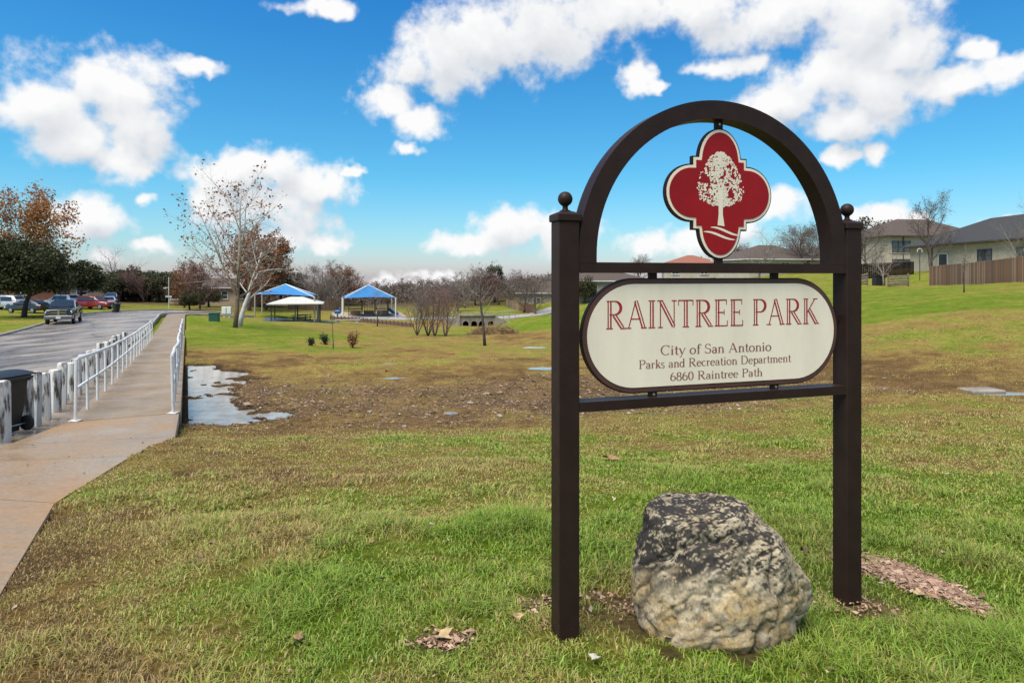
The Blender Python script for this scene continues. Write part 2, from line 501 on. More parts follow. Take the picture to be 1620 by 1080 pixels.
def dryness(x, y):
    x = np.asarray(x, float).ravel(); y = np.asarray(y, float).ravel()
    a, b = lg(x, y)
    w = np.zeros(len(x)); s = np.zeros(len(x))
    for (p, q, d) in _sp:
        k = 1.0 / ((a - p) ** 2 + (b - q) ** 2 + 0.004) ** 1.6
        w += k; s += k * d
    base = s / w
    r = np.hypot(x, y)
    n = fbm(x * 1.1, y * 1.1, 21, 4) - 0.5
    n2 = fbm(x * 4.2, y * 4.2, 33, 3) - 0.5
    n3 = fbm(x * 0.22, y * 0.22, 3, 3) - 0.5
    return np.clip(base + n * 0.85 + n2 * 0.55 + n3 * 0.5 * sstep(8, 25, r), 0, 1)
def mudness(x, y):
    x = np.asarray(x, float).ravel(); y = np.asarray(y, float).ravel()
    m = np.exp(-(((y - 16.3 - 0.05 * x) / 3.4) ** 2) ** 1.5) * sstep(9.5, 4.0, x) * sstep(-16, -8, x)
    m2 = np.exp(-(((y - 15.2) / 0.9) ** 2)) * sstep(5, 8, x) * 0.7
    n = fbm(x * 0.9, y * 0.9, 41, 4)
    out = np.clip(np.maximum(m, m2) * (0.25 + 1.2 * n), 0, 1)
    for (u, v, r) in [(850, 958, .16), (960, 950, .2), (1375, 965, .2), (700, 1020, .13), (290, 746, .16), (1010, 985, .16), (1060, 1040, .06), (1400, 1055, .08), (1180, 1040, .10)]:
        g = BARE[(u, v)]
        d = np.hypot(x - g[0], (y - g[1]) * 0.8) / r
        out = np.maximum(out, sstep(1.3, 0.5, d + (fbm(x * 9, y * 9, 8, 2) - 0.5) * 0.9))
    return out
BARE = {k: tuple(ground(*k)) for k in [(850, 958), (960, 950), (1375, 965), (700, 1020), (290, 746), (1010, 985), (1060, 1040), (1400, 1055), (1180, 1040)]}
BAS = []            # small puddles: x, y, rx, ry, level
for (u, v, wu, ry) in [(617, 575, 16, .35), (625, 597, 32, .28), (862, 582, 30, .55), (1395, 614, 60, .42), (1470, 617, 70, .22), (1600, 622, 70, .35), (715, 652, 14, .3), (845, 549, 22, .5), (862, 553, 14, .4), (825, 545, 14, .4), (470, 592, 22, .25), (535, 590, 16, .25)]:
    g = ground(u, v); BAS.append((g.x, g.y, wu / F * g.y, ry * 0.95, g.z - 0.03))
_Hg0 = Hg
def big_puddle_d(x, y):
    s = (x - AX) * DX + (y - AY) * DY; l = (x - AX) * NX + (y - AY) * NY
    n = (fbm(x * 0.8, y * 0.8, 55, 4) - 0.5) + .45 * (fbm(x * 3.5, y * 3.5, 57, 3) - .5)
    edge = 2.75 + 0.7 * np.exp(-((s - 1.6) / 1.2) ** 2) + n * 2.2
    d = np.maximum(l - edge, np.maximum((1.35 + 0.25 * (l - 1.6)) - s, s - 11.8 + n * 1.5))
    return np.where(l < 1.3, 9.0, d)      # <0 inside
def Hg(x, y):
    x = np.asarray(x, float); y = np.asarray(y, float); sh = x.shape
    xr, yr = x.ravel(), y.ravel()
    z = _Hg0(xr, yr).ravel()
    for (cx, cy, rx, ry, lv) in BAS:
        d = np.hypot((xr - cx) / rx, (yr - cy) / ry)
        k = d < 2.2
        if k.any():
            n = (fbm(xr[k] * 2.5, yr[k] * 2.5, 77, 3) - 0.5)
            t = lv - 0.045 + 0.05 * d[k] ** 2 + n * 0.07
            w = sstep(2.2, 1.2, d[k]); z[k] = z[k] * (1 - w) + t * w
    k = (np.abs(xr + 9) < 10) & (yr > 9) & (yr < 28)
    if k.any():
        d = big_puddle_d(xr[k], yr[k])
        ins = PUD - 0.052 + (fbm(xr[k] * 2, yr[k] * 2, 61, 3) - 0.44) * 0.20 + (fbm(xr[k] * 7, yr[k] * 7, 62, 2) - .5) * .05
        w = sstep(0.25, -0.15, d)
        zz = np.where(d > 0, np.maximum(z[k], PUD + 0.02 + 0.05 * np.clip(d, 0, 1)), z[k])
        s = (xr[k] - AX) * DX + (yr[k] - AY) * DY; l = (xr[k] - AX) * NX + (yr[k] - AY) * NY
        zone = (l > 1.7) & (s > 0) & (s < 14) & (l < 6)
        zz = np.where(zone, zz, z[k])
        z[k] = zz * (1 - w) + ins * w
    return z.reshape(sh)

def C_mix(t, stops):
    t = np.asarray(t)[:, None]; out = np.zeros((len(t), 3))
    ps = [s[0] for s in stops]; cs = np.array([s[1] for s in stops])
    for c in range(3): out[:, c] = np.interp(t[:, 0], ps, cs[:, c])
    return out
GRASS_STOPS = [(0, (0.168, 0.258, 0.024)), (0.3, (0.250, 0.290, 0.048)), (0.55, (0.345, 0.285, 0.086)), (0.8, (0.325, 0.225, 0.082)), (1, (0.200, 0.128, 0.056))]

def build_ground():
    th = np.concatenate([np.arange(-math.pi, -0.74, 0.06), np.arange(-0.74, 0.74, 0.0031), np.arange(0.74, math.pi - 0.03, 0.06)])
    rr = [0.0, 0.5, 1.0, 1.6]
    while rr[-1] < 170: rr.append(rr[-1] * 1.0105 + 0.004)
    while rr[-1] < 5500: rr.append(rr[-1] * 1.09)
    rr = np.array(rr[1:])
    TH, RR = np.meshgrid(th, rr)
    X, Y = RR * np.sin(TH), RR * np.cos(TH)
    Z = Hg(X, Y)
    verts = np.c_[X.ravel(), Y.ravel(), Z.ravel()]
    nr_, nt_ = X.shape
    i = np.arange(nr_ - 1)[:, None] * nt_; j = np.arange(nt_)[None, :]; j2 = (j + 1) % nt_
    q = np.stack([i + j, i + j2, i + nt_ + j2, i + nt_ + j], -1).reshape(-1, 4)
    q = q[:, ::-1]
    loops = q.ravel(); counts = np.full(len(q), 4)
    c = len(verts); verts = np.r_[verts, [[0, 0, float(Hg(np.array([0.]), np.array([0.]))[0])]]]
    fan = np.stack([np.arange(nt_), (np.arange(nt_) + 1) % nt_, np.full(nt_, c)], -1)
    loops = np.r_[loops, fan[:, ::-1].ravel()] ; counts = np.r_[counts, np.full(nt_, 3)]
    dry = dryness(verts[:, 0], verts[:, 1]); mud = mudness(verts[:, 0], verts[:, 1])
    col = C_mix(dry, GRASS_STOPS)
    mc = C_mix(fbm(verts[:, 0] * 3, verts[:, 1] * 3, 91, 3), [(0.3, (0.095, 0.066, 0.040)), (0.7, (0.205, 0.145, 0.080))])
    mud = mud * .85; col = col * (1 - mud[:, None]) + mc * mud[:, None]
    wet = np.zeros(len(verts)); kk = (np.abs(verts[:, 0] + 9) < 10) & (verts[:, 1] > 9) & (verts[:, 1] < 28)
    wet[kk] = sstep(.75, .1, big_puddle_d(verts[kk, 0], verts[kk, 1]) + (fbm(verts[kk, 0] * 3, verts[kk, 1] * 3, 4, 2) - .5) * .8)
    col = col * (1 - wet[:, None]) + np.array([.075, .052, .032]) * wet[:, None]      # wet mud round the puddle
    far = sstep(108, 130, np.hypot(verts[:, 0], verts[:, 1]))[:, None]
    col = col * (1 - far) + np.array([0.12, 0.095, 0.055]) * far
    m = bpy.data.materials.new('ground_turf'); m.use_nodes = True
    nt = m.node_tree; N, L = nt.nodes, nt.links; b = N['Principled BSDF']
    b.inputs['Roughness'].default_value = 0.95; b.inputs['Specular IOR Level'].default_value = 0.04
    a = N.new('ShaderNodeAttribute'); a.attribute_name = 'col'
    tc = N.new('ShaderNodeTexCoord')
    prev = a.outputs['Color']
    for sc, lo, hi in ((26.0, 0.55, 1.42), (5.0, 0.70, 1.28), (0.9, 0.80, 1.20)):
        n = N.new('ShaderNodeTexNoise'); n.inputs['Scale'].default_value = sc; n.inputs['Detail'].default_value = 6; n.inputs['Roughness'].default_value = 0.7
        L.new(tc.outputs['Object'], n.inputs['Vector'])
        mr = N.new('ShaderNodeMapRange'); mr.inputs[1].default_value = 0.3; mr.inputs[2].default_value = 0.7; mr.inputs[3].default_value = lo; mr.inputs[4].default_value = hi
        L.new(n.outputs[0], mr.inputs[0])
        mx = N.new('ShaderNodeMix'); mx.data_type = 'RGBA'; mx.blend_type = 'MULTIPLY'; mx.inputs[0].default_value = 1
        L.new(prev, mx.inputs[6]); L.new(mr.outputs[0], mx.inputs[7]); prev = mx.outputs[2]
    L.new(prev, b.inputs['Base Color'])
    n = N.new('ShaderNodeTexNoise'); n.inputs['Scale'].default_value = 18; n.inputs['Detail'].default_value = 8; n.inputs['Roughness'].default_value = 0.75
    L.new(tc.outputs['Object'], n.inputs['Vector'])
    bp = N.new('ShaderNodeBump'); bp.inputs['Strength'].default_value = 0.8; bp.inputs['Distance'].default_value = 0.06
    L.new(n.outputs[0], bp.inputs['Height']); L.new(bp.outputs[0], b.inputs['Normal'])
    nearf = (0.56 + 0.12 * sstep(4, 20, np.hypot(verts[:, 0], verts[:, 1])))[:, None]      # soil and thatch, darkened most nearby for the shade between the blades
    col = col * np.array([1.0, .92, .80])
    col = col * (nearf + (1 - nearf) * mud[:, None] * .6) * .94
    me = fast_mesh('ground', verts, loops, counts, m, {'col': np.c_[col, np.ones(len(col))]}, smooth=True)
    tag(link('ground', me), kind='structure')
build_ground()

# ------------------------------------------------------------------ water
M_water = pmat('puddle_water', (0.27, 0.25, 0.215), 0.07, 0.25, 2.0, spec=0.55, bump=0.04, bscale=10)  # pale murky base colour stands in for a white sky's reflection
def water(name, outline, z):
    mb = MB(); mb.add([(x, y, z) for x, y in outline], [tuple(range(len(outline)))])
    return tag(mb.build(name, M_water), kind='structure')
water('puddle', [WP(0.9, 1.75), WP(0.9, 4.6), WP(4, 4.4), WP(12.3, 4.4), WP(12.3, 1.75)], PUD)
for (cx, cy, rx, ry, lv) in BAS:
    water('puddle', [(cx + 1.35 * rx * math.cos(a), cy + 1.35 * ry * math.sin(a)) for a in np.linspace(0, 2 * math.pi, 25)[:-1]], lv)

# ------------------------------------------------------------------ road, kerbs, gutter
def road_mat():
    m = bpy.data.materials.new('wet_asphalt'); m.use_nodes = True
    nt = m.node_tree; N, L = nt.nodes, nt.links; b = N['Principled BSDF']
    tc = N.new('ShaderNodeTexCoord')
    mp = N.new('ShaderNodeMapping'); mp.inputs['Rotation'].default_value = (0, 0, -math.atan2(DX, DY)); mp.inputs['Scale'].default_value = (1, 0.35, 1)
    L.new(tc.outputs['Object'], mp.inputs[0])
    def ns(sc, d, r=0.6, vec=None):
        n = N.new('ShaderNodeTexNoise'); n.inputs['Scale'].default_value = sc; n.inputs['Detail'].default_value = d; n.inputs['Roughness'].default_value = r
        L.new(vec or mp.outputs[0], n.inputs['Vector']); return n
    n = ns(0.55, 6)
    r = N.new('ShaderNodeValToRGB'); e = r.color_ramp.elements
    e[0].position = 0.32; e[0].color = (0.085, 0.072, 0.06, 1); e[1].position = 0.60; e[1].color = (0.26, 0.22, 0.18, 1)
    L.new(n.outputs[0], r.inputs[0])
    v = N.new('ShaderNodeTexVoronoi'); v.feature = 'DISTANCE_TO_EDGE'; v.inputs['Scale'].default_value = 0.35
    w = ns(1.2, 4); ad = N.new('ShaderNodeVectorMath'); ad.operation = 'MULTIPLY_ADD'; ad.inputs[1].default_value = (0.9, 0.9, 0); L.new(w.outputs['Color'], ad.inputs[0]); L.new(mp.outputs[0], ad.inputs[2])
    L.new(ad.outputs[0], v.inputs['Vector'])
    cr = N.new('ShaderNodeMapRange'); cr.inputs[1].default_value = 0.0; cr.inputs[2].default_value = 0.022; cr.inputs[3].default_value = 0.35; cr.inputs[4].default_value = 1.0
    L.new(v.outputs[0], cr.inputs[0])
    mx = N.new('ShaderNodeMix'); mx.data_type = 'RGBA'; mx.blend_type = 'MULTIPLY'; mx.inputs[0].default_value = 1
    L.new(r.outputs[0], mx.inputs[6]); L.new(cr.outputs[0], mx.inputs[7]); L.new(mx.outputs[2], b.inputs['Base Color'])
    n2 = ns(0.9, 5)
    mr = N.new('ShaderNodeMapRange'); mr.inputs[1].default_value = 0.38; mr.inputs[2].default_value = 0.62; mr.inputs[3].default_value = 0.20; mr.inputs[4].default_value = 0.70
    L.new(n2.outputs[0], mr.inputs[0]); L.new(mr.outputs[0], b.inputs['Roughness'])
    n3 = ns(60, 3, 0.6, tc.outputs['Object'])
    bp = N.new('ShaderNodeBump'); bp.inputs['Strength'].default_value = 0.25; bp.inputs['Distance'].default_value = 0.01
    L.new(n3.outputs[0], bp.inputs['Height']); L.new(bp.outputs[0], b.inputs['Normal'])
    return m
M_road = road_mat()
def concrete(name, c1, c2, c3, rough=(0.3, 0.65), sc=1.3):
    m = bpy.data.materials.new(name); m.use_nodes = True
    nt = m.node_tree; N, L = nt.nodes, nt.links; b = N['Principled BSDF']
    tc = N.new('ShaderNodeTexCoord')
    def ns(s_, d, r=0.65):
        n = N.new('ShaderNodeTexNoise'); n.inputs['Scale'].default_value = s_; n.inputs['Detail'].default_value = d; n.inputs['Roughness'].default_value = r
        L.new(tc.outputs['Object'], n.inputs['Vector']); return n
    n = ns(sc, 6); r = N.new('ShaderNodeValToRGB'); e = r.color_ramp.elements
    e[0].position = 0.34; e[0].color = (*c1, 1); e[1].position = 0.66; e[1].color = (*c3, 1)
    k = e.new(0.5); k.color = (*c2, 1)
    L.new(n.outputs[0], r.inputs[0])
    n4 = ns(22, 5, 0.75)
    mr4 = N.new('ShaderNodeMapRange'); mr4.inputs[1].default_value = 0.3; mr4.inputs[2].default_value = 0.6; mr4.inputs[3].default_value = 0.72; mr4.inputs[4].default_value = 1.08
    L.new(n4.outputs[0], mr4.inputs[0])
    mx = N.new('ShaderNodeMix'); mx.data_type = 'RGBA'; mx.blend_type = 'MULTIPLY'; mx.inputs[0].default_value = 1
    L.new(r.outputs[0], mx.inputs[6]); L.new(mr4.outputs[0], mx.inputs[7]); L.new(mx.outputs[2], b.inputs['Base Color'])
    n2 = ns(sc * 0.8, 4); mr = N.new('ShaderNodeMapRange'); mr.inputs[1].default_value = 0.4; mr.inputs[2].default_value = 0.6; mr.inputs[3].default_value = rough[0]; mr.inputs[4].default_value = rough[1]
    L.new(n2.outputs[0], mr.inputs[0]); L.new(mr.outputs[0], b.inputs['Roughness'])
    n3 = ns(90, 4); bp = N.new('ShaderNodeBump'); bp.inputs['Strength'].default_value = 0.25; bp.inputs['Distance'].default_value = 0.004
    L.new(n3.outputs[0], bp.inputs['Height']); L.new(bp.outputs[0], b.inputs['Normal'])
    return m
M_conc = concrete('stained_concrete', (0.31, 0.17, 0.062), (0.285, 0.19, 0.105), (0.245, 0.185, 0.13), (0.25, 0.62), 0.7)
M_deck = concrete('walkway_concrete', (0.19, 0.125, 0.065), (0.235, 0.172, 0.108), (0.28, 0.215, 0.15), (0.5, 0.8), 0.9)
M_gut = concrete('wet_gutter_concrete', (0.10, 0.075, 0.05), (0.20, 0.15, 0.10), (0.28, 0.23, 0.17), (0.06, 0.5), 0.9)
M_kerb = concrete('kerb_concrete', (0.26, 0.23, 0.19), (0.34, 0.31, 0.27), (0.42, 0.39, 0.35))
def strip(name, offs, i0, i1, dz, mat, thick=0.0, parent=None):
    pts = cl[i0:i1]; n = nr[i0:i1]
    rows = []
    for o_ in offs:
        q = pts + n * o_; rows.append(np.c_[q, H(q[:, 0], q[:, 1]) + dz])
    mb = MB(); k = len(pts)
    vs = [tuple(p) for r in rows for p in r]
    fs = [(a * k + i, (a + 1) * k + i, (a + 1) * k + i + 1, a * k + i + 1) for a in range(len(offs) - 1) for i in range(k - 1)]
    if thick:
        m0 = len(vs); vs += [(p[0], p[1], p[2] - thick) for r in (rows[0], rows[-1]) for p in r]
        last = (len(offs) - 1) * k
        fs += [(m0 + i, i, i + 1, m0 + i + 1) for i in range(k - 1)]
        fs += [(last + i, m0 + k + i, m0 + k + i + 1, last + i + 1) for i in range(k - 1)]
        fs += [(m0, m0 + k, last, 0), (k - 1, last + k - 1, m0 + 2 * k - 1, m0 + k - 1)]
    mb.add(vs, fs)
    return mb.build(name, mat, parent, smooth=False)
NCL = len(cl)
tag(strip('road', np.linspace(-3.85, 3.85, 9), 0, NCL, 0.0, M_road), kind='structure')
tag(strip('kerb', [-4.02, -3.85], 0, NCL, 0.13, M_kerb, 0.35), kind='structure')
i_end = 40 + 31
tag(strip('kerb', [3.85, 4.02], i_end, NCL, 0.12, M_kerb, 0.35), kind='structure')
tag(strip('gutter', [3.852, 4.2, 4.64], 30, i_end + 1, -0.07, M_gut), kind='structure')

# ------------------------------------------------------------------ walkway: slabs are pieces of it
walk = tag(empty('walkway'), kind='structure')
rng = random.Random(4)
def slab(corners, mat, thick, nsub=1):
    """corners: four (x,y,z) counter-clockwise, top face"""
    a, b, c, d = [Vector(p) for p in corners]
    mid = (a + b + c + d) / 4
    def ins(p, k): 
        q = mid + (p - mid) * (1 - k / max(0.2, (p - mid).length)); return q
    top = [ins(p, 0.014) for p in (a, b, c, d)]
    e = [ins(p, 0.006) - Vector((0, 0, 0.02)) for p in (a, b, c, d)]
    bot = [p - Vector((0, 0, thick)) for p in e]
    vs = top + e + bot
    fs = [(0, 1, 2, 3)]
    for k in range(4):
        j = (k + 1) % 4
        fs += [(k, k + 4, j + 4, j), (k + 4, k + 8, j + 8, j + 4)]
    return MB().add(vs, fs).build('slab', mat, walk)
s = 0.0
while s < 30.9:
    s1 = min(s + 3.1, 31.0); dz = rng.uniform(-0.008, 0.008)
    cs = [(*WP(s, -0.12), deck_z(s) + dz), (*WP(s, 1.62), deck_z(s) + dz), (*WP(s1, 1.62), deck_z(s1) + dz), (*WP(s1, -0.12), deck_z(s1) + dz)]
    slab(cs, M_deck, 0.42); s = s1
i = i_end
while i < NCL - 4:
    j = min(i + 3, NCL - 2)
    cs = []
    for (k, o_) in ((i, 4.63), (i, 6.32), (j, 6.32), (j, 4.63)):
        q = cl[k] + nr[k] * o_; cs.append((q[0], q[1], float(H(q[0:1], q[1:2])[0]) + 0.07))
    slab(cs, M_deck, 0.3); i = j
def pz(p): return float(H(np.array([p[0]]), np.array([p[1]]))[0]) + 0.008
pr, pl = list(PATH_R), list(PATH_L)
pr.insert(2, tuple((np.array(pr[1]) + np.array(pr[2])) / 2)); pl.insert(2, tuple((np.array(pl[1]) + np.array(pl[2])) / 2))
for k in range(len(pr) - 1):
    z0 = deck_z(0) - 0.012
    zz = lambda p, first: float(z0) if first else pz(p)
    slab([(*pl[k + 1], pz(pl[k + 1])), (*pr[k + 1], pz(pr[k + 1])), (*pr[k], zz(pr[k], k == 0)), (*pl[k], zz(pl[k], k == 0))], M_conc, 0.16)

# ------------------------------------------------------------------ grass blades and leaf litter (uncountable)
ROCK = (1.03, 3.2)
def keep(x, y, z):
    off, _ = road_off(x, y)
    s = (x - AX) * DX + (y - AY) * DY; l = (x - AX) * NX + (y - AY) * NY
    k = ~((off > -4.1) & (off < 6.4) & (s > -0.1))
    k &= ~((off > -4.1) & (off < 4.75))
    k &= ~path_mask(x, y, -0.02)
    k &= ~((l > 1.6) & (l < 4.6) & (s > 0.8) & (s < 12.4) & (z < PUD + 0.015))
    for (cx, cy, rx, ry, lv) in BAS:
        k &= ~((np.hypot((x - cx) / rx, (y - cy) / ry) < 1.9) & (z < lv + 0.01))
    k &= ~(np.hypot((x - ROCK[0]) / 0.36, (y - ROCK[1]) / 0.27) < 1)
    return k
def grass():
    g = np.random.default_rng(11)
    V, LO, CO, CL_ = [], [], [], []
    base = 0
    for (y0, y1, dens, hh, ww) in [(2.2, 3.6, 13500, .078, .0052), (3.6, 5.2, 8500, .074, .0066), (5.2, 8, 4400, .066, .0092), (8, 12, 1800, .058, .0125), (12, 19, 520, .050, .019), (19, 26, 90, .04, .03), (-2.3, 7.0, 0, .105, .0062)]:
        area = 0.80 * (y1 ** 2 - y0 ** 2)
        n = int(area * dens)
        if dens:
            n = int(n * 1.6 / .8); y = np.sqrt(g.uniform(y0 ** 2, y1 ** 2, n)); x = g.uniform(-1.6, 1.6, n) * y
            kk = (np.abs(x / y) < .8) | ((g.uniform(size=n) < .26) & (y < 12)); x, y = x[kk], y[kk]; n = len(x)
        else:       # longer tufts
            nt_ = 420; cy_ = np.sqrt(g.uniform(y0 ** 2, y1 ** 2, nt_)); cx_ = g.uniform(-.78, .78, nt_) * cy_
            kk = (dryness(cx_, cy_) < .45); cx_, cy_ = cx_[kk], cy_[kk]; rp = g.integers(25, 75, len(cx_)); sp_ = np.repeat(g.uniform(.02, .06, len(cx_)), rp)
            x = np.repeat(cx_, rp); y = np.repeat(cy_, rp); n = len(x); x = x + g.normal(0, 1, n) * sp_; y = y + g.normal(0, 1, n) * sp_
        # clumping
        cl_ = fbm(x * 7, y * 7, 13, 2)
        p = np.clip((cl_ - 0.22) * 2.6, 0.25, 1)
        dry = dryness(x, y); mud = mudness(x, y)
        p *= np.clip(1.15 - mud * 1.1, 0.0, 1) * (1 - 0.35 * sstep(.75, 1, dry))
        k = g.uniform(size=n) < p
        x, y, dry, mud, cl_ = x[k], y[k], dry[k], mud[k], cl_[k]
        z = Hg(x, y); k = keep(x, y, z)
        x, y, z, dry, mud, cl_ = x[k], y[k], z[k], dry[k], mud[k], cl_[k]
        n = len(x)
        pr_ = np.clip(dry + g.normal(0, .2, n), 0, 1)
        tall = np.clip((fbm(x * 1.7, y * 1.7, 71, 3) - .3) * 2.6, .35, 1.7)
        h = hh * .88 * g.uniform(.5, 1.35, n) * tall * (1 - .45 * dry)
        w = ww * g.uniform(.7, 1.3, n) * np.where(np.abs(x / y) > .8, 1.9, 1.0)
        yaw = g.uniform(0, 2 * np.pi, n)
        lean = h * g.uniform(.3, 1.9, n)
        lx, ly = np.cos(yaw) * lean, np.sin(yaw) * lean
        fa = yaw + np.pi / 2 + g.normal(0, .5, n)
        px, py = np.cos(fa) * w / 2, np.sin(fa) * w / 2
        b0 = np.c_[x - px, y - py, z - .008]; b1 = np.c_[x + px, y + py, z - .008]
        m0 = np.c_[x + lx * .42 - px * .8, y + ly * .42 - py * .8, z + h * .68]; m1 = np.c_[x + lx * .42 + px * .8, y + ly * .42 + py * .8, z + h * .68]
        t = np.c_[x + lx, y + ly, z + h * (1 - .25 * (lean / h > .9))]
        V.append(np.stack([b0, b1, m1, m0, t], 1).reshape(-1, 3))
        i = base + np.arange(n) * 5
        LO.append(np.stack([i, i + 1, i + 2, i + 3, i + 3, i + 2, i + 4], 1).ravel())
        CO.append(np.tile([4, 3], n))
        c = C_mix(pr_, GRASS_STOPS) * g.uniform(.72, 1.38, (n, 1)) * (1 + g.normal(0, .06, (n, 3)))
        CL_.append(np.repeat(np.clip(c, 0, 1), 5, axis=0)); base += n * 5
    V = np.concatenate(V); cols = np.concatenate(CL_)
    me = fast_mesh('grass', V, np.concatenate(LO), np.concatenate(CO), attrmat('grass_blade', rough=.5, transl=.3, spec=.35), {'col': np.c_[cols, np.ones(len(cols))]})
    o = link('grass', me)
    tag(o, 'green and dry brown winter lawn grass around the sign', 'grass', kind='stuff')
    print('grass blades', len(V) // 5)
grass()
def chips(name, label, cat, x, y, size, flat, stops, seed, lift=0.0, tall=0.35):
    g = np.random.default_rng(seed); n = len(x)
    z = Hg(x, y); k = keep(x, y, z); x, y, z = x[k], y[k], z[k]; n = len(x)
    sz = size * np.exp(g.normal(0, .45, n)); yaw = g.uniform(0, 2 * np.pi, n)
    # each chip is a bent little slab: four corners + raised centre
    ang = np.array([0.2, 1.5, 3.3, 4.6])[None, :] + g.uniform(-.4, .4, (n, 4)) + yaw[:, None]
    rad = sz[:, None] * g.uniform(.6, 1.2, (n, 4)) * np.array([1, .55, 1, .55])[None, :]
    cx = x[:, None] + np.cos(ang) * rad; cy = y[:, None] + np.sin(ang) * rad
    cz = z[:, None] + lift + sz[:, None] * g.uniform(0, flat, (n, 4))
    ctr = np.stack([x, y, z + lift + sz * tall], 1)
    V = np.concatenate([np.stack([cx, cy, cz], -1), ctr[:, None, :]], 1).reshape(-1, 3)
    i = np.arange(n)[:, None] * 5
    q = np.concatenate([np.stack([i[:, 0] + a, i[:, 0] + (a + 1) % 4, i[:, 0] + 4], 1) for a in range(4)], 1).reshape(-1, 3)
    c = C_mix(g.uniform(size=n), stops) * g.uniform(.7, 1.25, (n, 1))
    c = np.repeat(np.clip(c, 0, 1), 5, 0)
    me = fast_mesh(name, V, q.ravel(), np.full(len(q), 3), attrmat(name + '_mat', rough=.7), {'col': np.c_[c, np.ones(len(c))]})
    tag(link(name, me), label, cat, kind='stuff')
g = np.random.default_rng(5)
n = 42000
lx_ = g.uniform(-9, 9, n); ly_ = g.uniform(12.0, 21.5, n)
k = g.uniform(size=n) < mudness(lx_, ly_) ** 1.3
chips('leaf_litter', 'wet brown leaf litter and pebbles along the muddy swale', 'leaf litter', lx_[k], ly_[k], .024, .7, [(0, (.06, .035, .02)), (.5, (.17, .105, .06)), (.9, (.25, .165, .11)), (1, (.33, .26, .20))], 6, .01, .6)
# orange wood mulch strip behind the right post
pa = [ground(u, v) for (u, v) in [(1345, 892), (1400, 905), (1450, 925), (1500, 948), (1550, 970)]]
xs, ys = [], []
for a_, b_, wd, cn in zip(pa[:-1], pa[1:], (.14, .17, .15, .10), (4200, 4600, 3400, 1300)):
    t = g.uniform(size=cn); xs.append(a_.x + (b_.x - a_.x) * t + g.normal(0, wd * .55, cn) * .6); ys.append(a_.y + (b_.y - a_.y) * t + g.normal(0, wd * .8, cn))
for (u, v, r, cn) in [(850, 958, .09, 60), (700, 1018, .07, 170), (1372, 968, .1, 70), (962, 948, .1, 50), (1010, 975, .08, 60), (870, 990, .09, 45), (1330, 962, .08, 40)]:
    q = ground(u, v); cn = int(cn * 2.0); xs.append(q.x + g.normal(0, r, cn)); ys.append(q.y + g.normal(0, r * .7, cn))
chips('wood_mulch', 'pinkish tan wood mulch strewn on the lawn behind the sign post', 'mulch', np.concatenate(xs), np.concatenate(ys), .0085, .8, [(0, (.15, .08, .05)), (.5, (.31, .18, .115)), (1, (.44, .30, .21))], 8, .012, .7)
n = 2600
ty = np.sqrt(g.uniform(2.4 ** 2, 14 ** 2, n)); tx = g.uniform(-.75, .75, n) * ty
chips('thatch', 'scattered dead brown thatch and leaf bits in the lawn', 'dead leaves', tx, ty, .010, 1.2, [(0, (.12, .07, .04)), (.7, (.28, .18, .10)), (1, (.40, .33, .24))], 9, .02, .4)

n = 90
ss_ = g.uniform(0.02, .98, n); px_ = []; py_ = []
for k in range(n):
    i = int(g.integers(0, 4)); t = g.uniform(); f_ = g.uniform(.03, .97)
    a = np.array(PATH_R[i]) * (1 - t) + np.array(PATH_R[i + 1]) * t; b = np.array(PATH_L[i]) * (1 - t) + np.array(PATH_L[i + 1]) * t
    q = a * (1 - f_ ** 1.5) + b * f_ ** 1.5; px_.append(q[0]); py_.append(q[1])
_keep = keep
keep = lambda x, y, z: np.ones(len(x), bool)
chips('path_debris', 'scattered dark leaf and twig bits on the concrete path', 'debris', np.array(px_), np.array(py_), .016, .5, [(0, (.04, .025, .015)), (1, (.14, .08, .045))], 14, .155, .5)
keep = _keep
# ------------------------------------------------------------------ park sign
M_bronze = pmat('dark_bronze_paint', (0.027, 0.0150, 0.0115), 0.48, 0.14, 9.0, bump=0.05, bscale=70, spec=0.16)
M_bronze2 = pmat('brown_panel_edge', (0.085, 0.034, 0.026), 0.5, 0.2, 6.0)
M_cream = pmat('cream_sign_face', (0.84, 0.735, 0.56), 0.55, 0.06, 5, bump=0.02, bscale=30, stretch=(1, 1, .22), detail=7)
M_red = pmat('red_emblem_face', (0.29, 0.006, 0.009), 0.5, 0.10, 5.0, spec=.25)
M_ltr = pmat('red_lettering', (0.34, 0.012, 0.018), 0.5, 0.12, 20.0)
M_ltr2 = pmat('faded_brown_lettering', (0.25, 0.095, 0.085), 0.55, 0.30, 60.0)
M_bolt = pmat('zinc_bolt', (0.45, 0.45, 0.45), 0.35, 0.1, 20, metal=0.9)
SA = math.atan2(0.307, 0.952)
sign = empty('park_sign', (0.306, 3.0, EZ), SA)
tag(sign, 'dark bronze arched park sign with cream name panel and red quatrefoil emblem', 'sign')
SPAN = 1.516; PW = 0.10
Mi = Matrix.Rotation(SA, 3, 'Z')
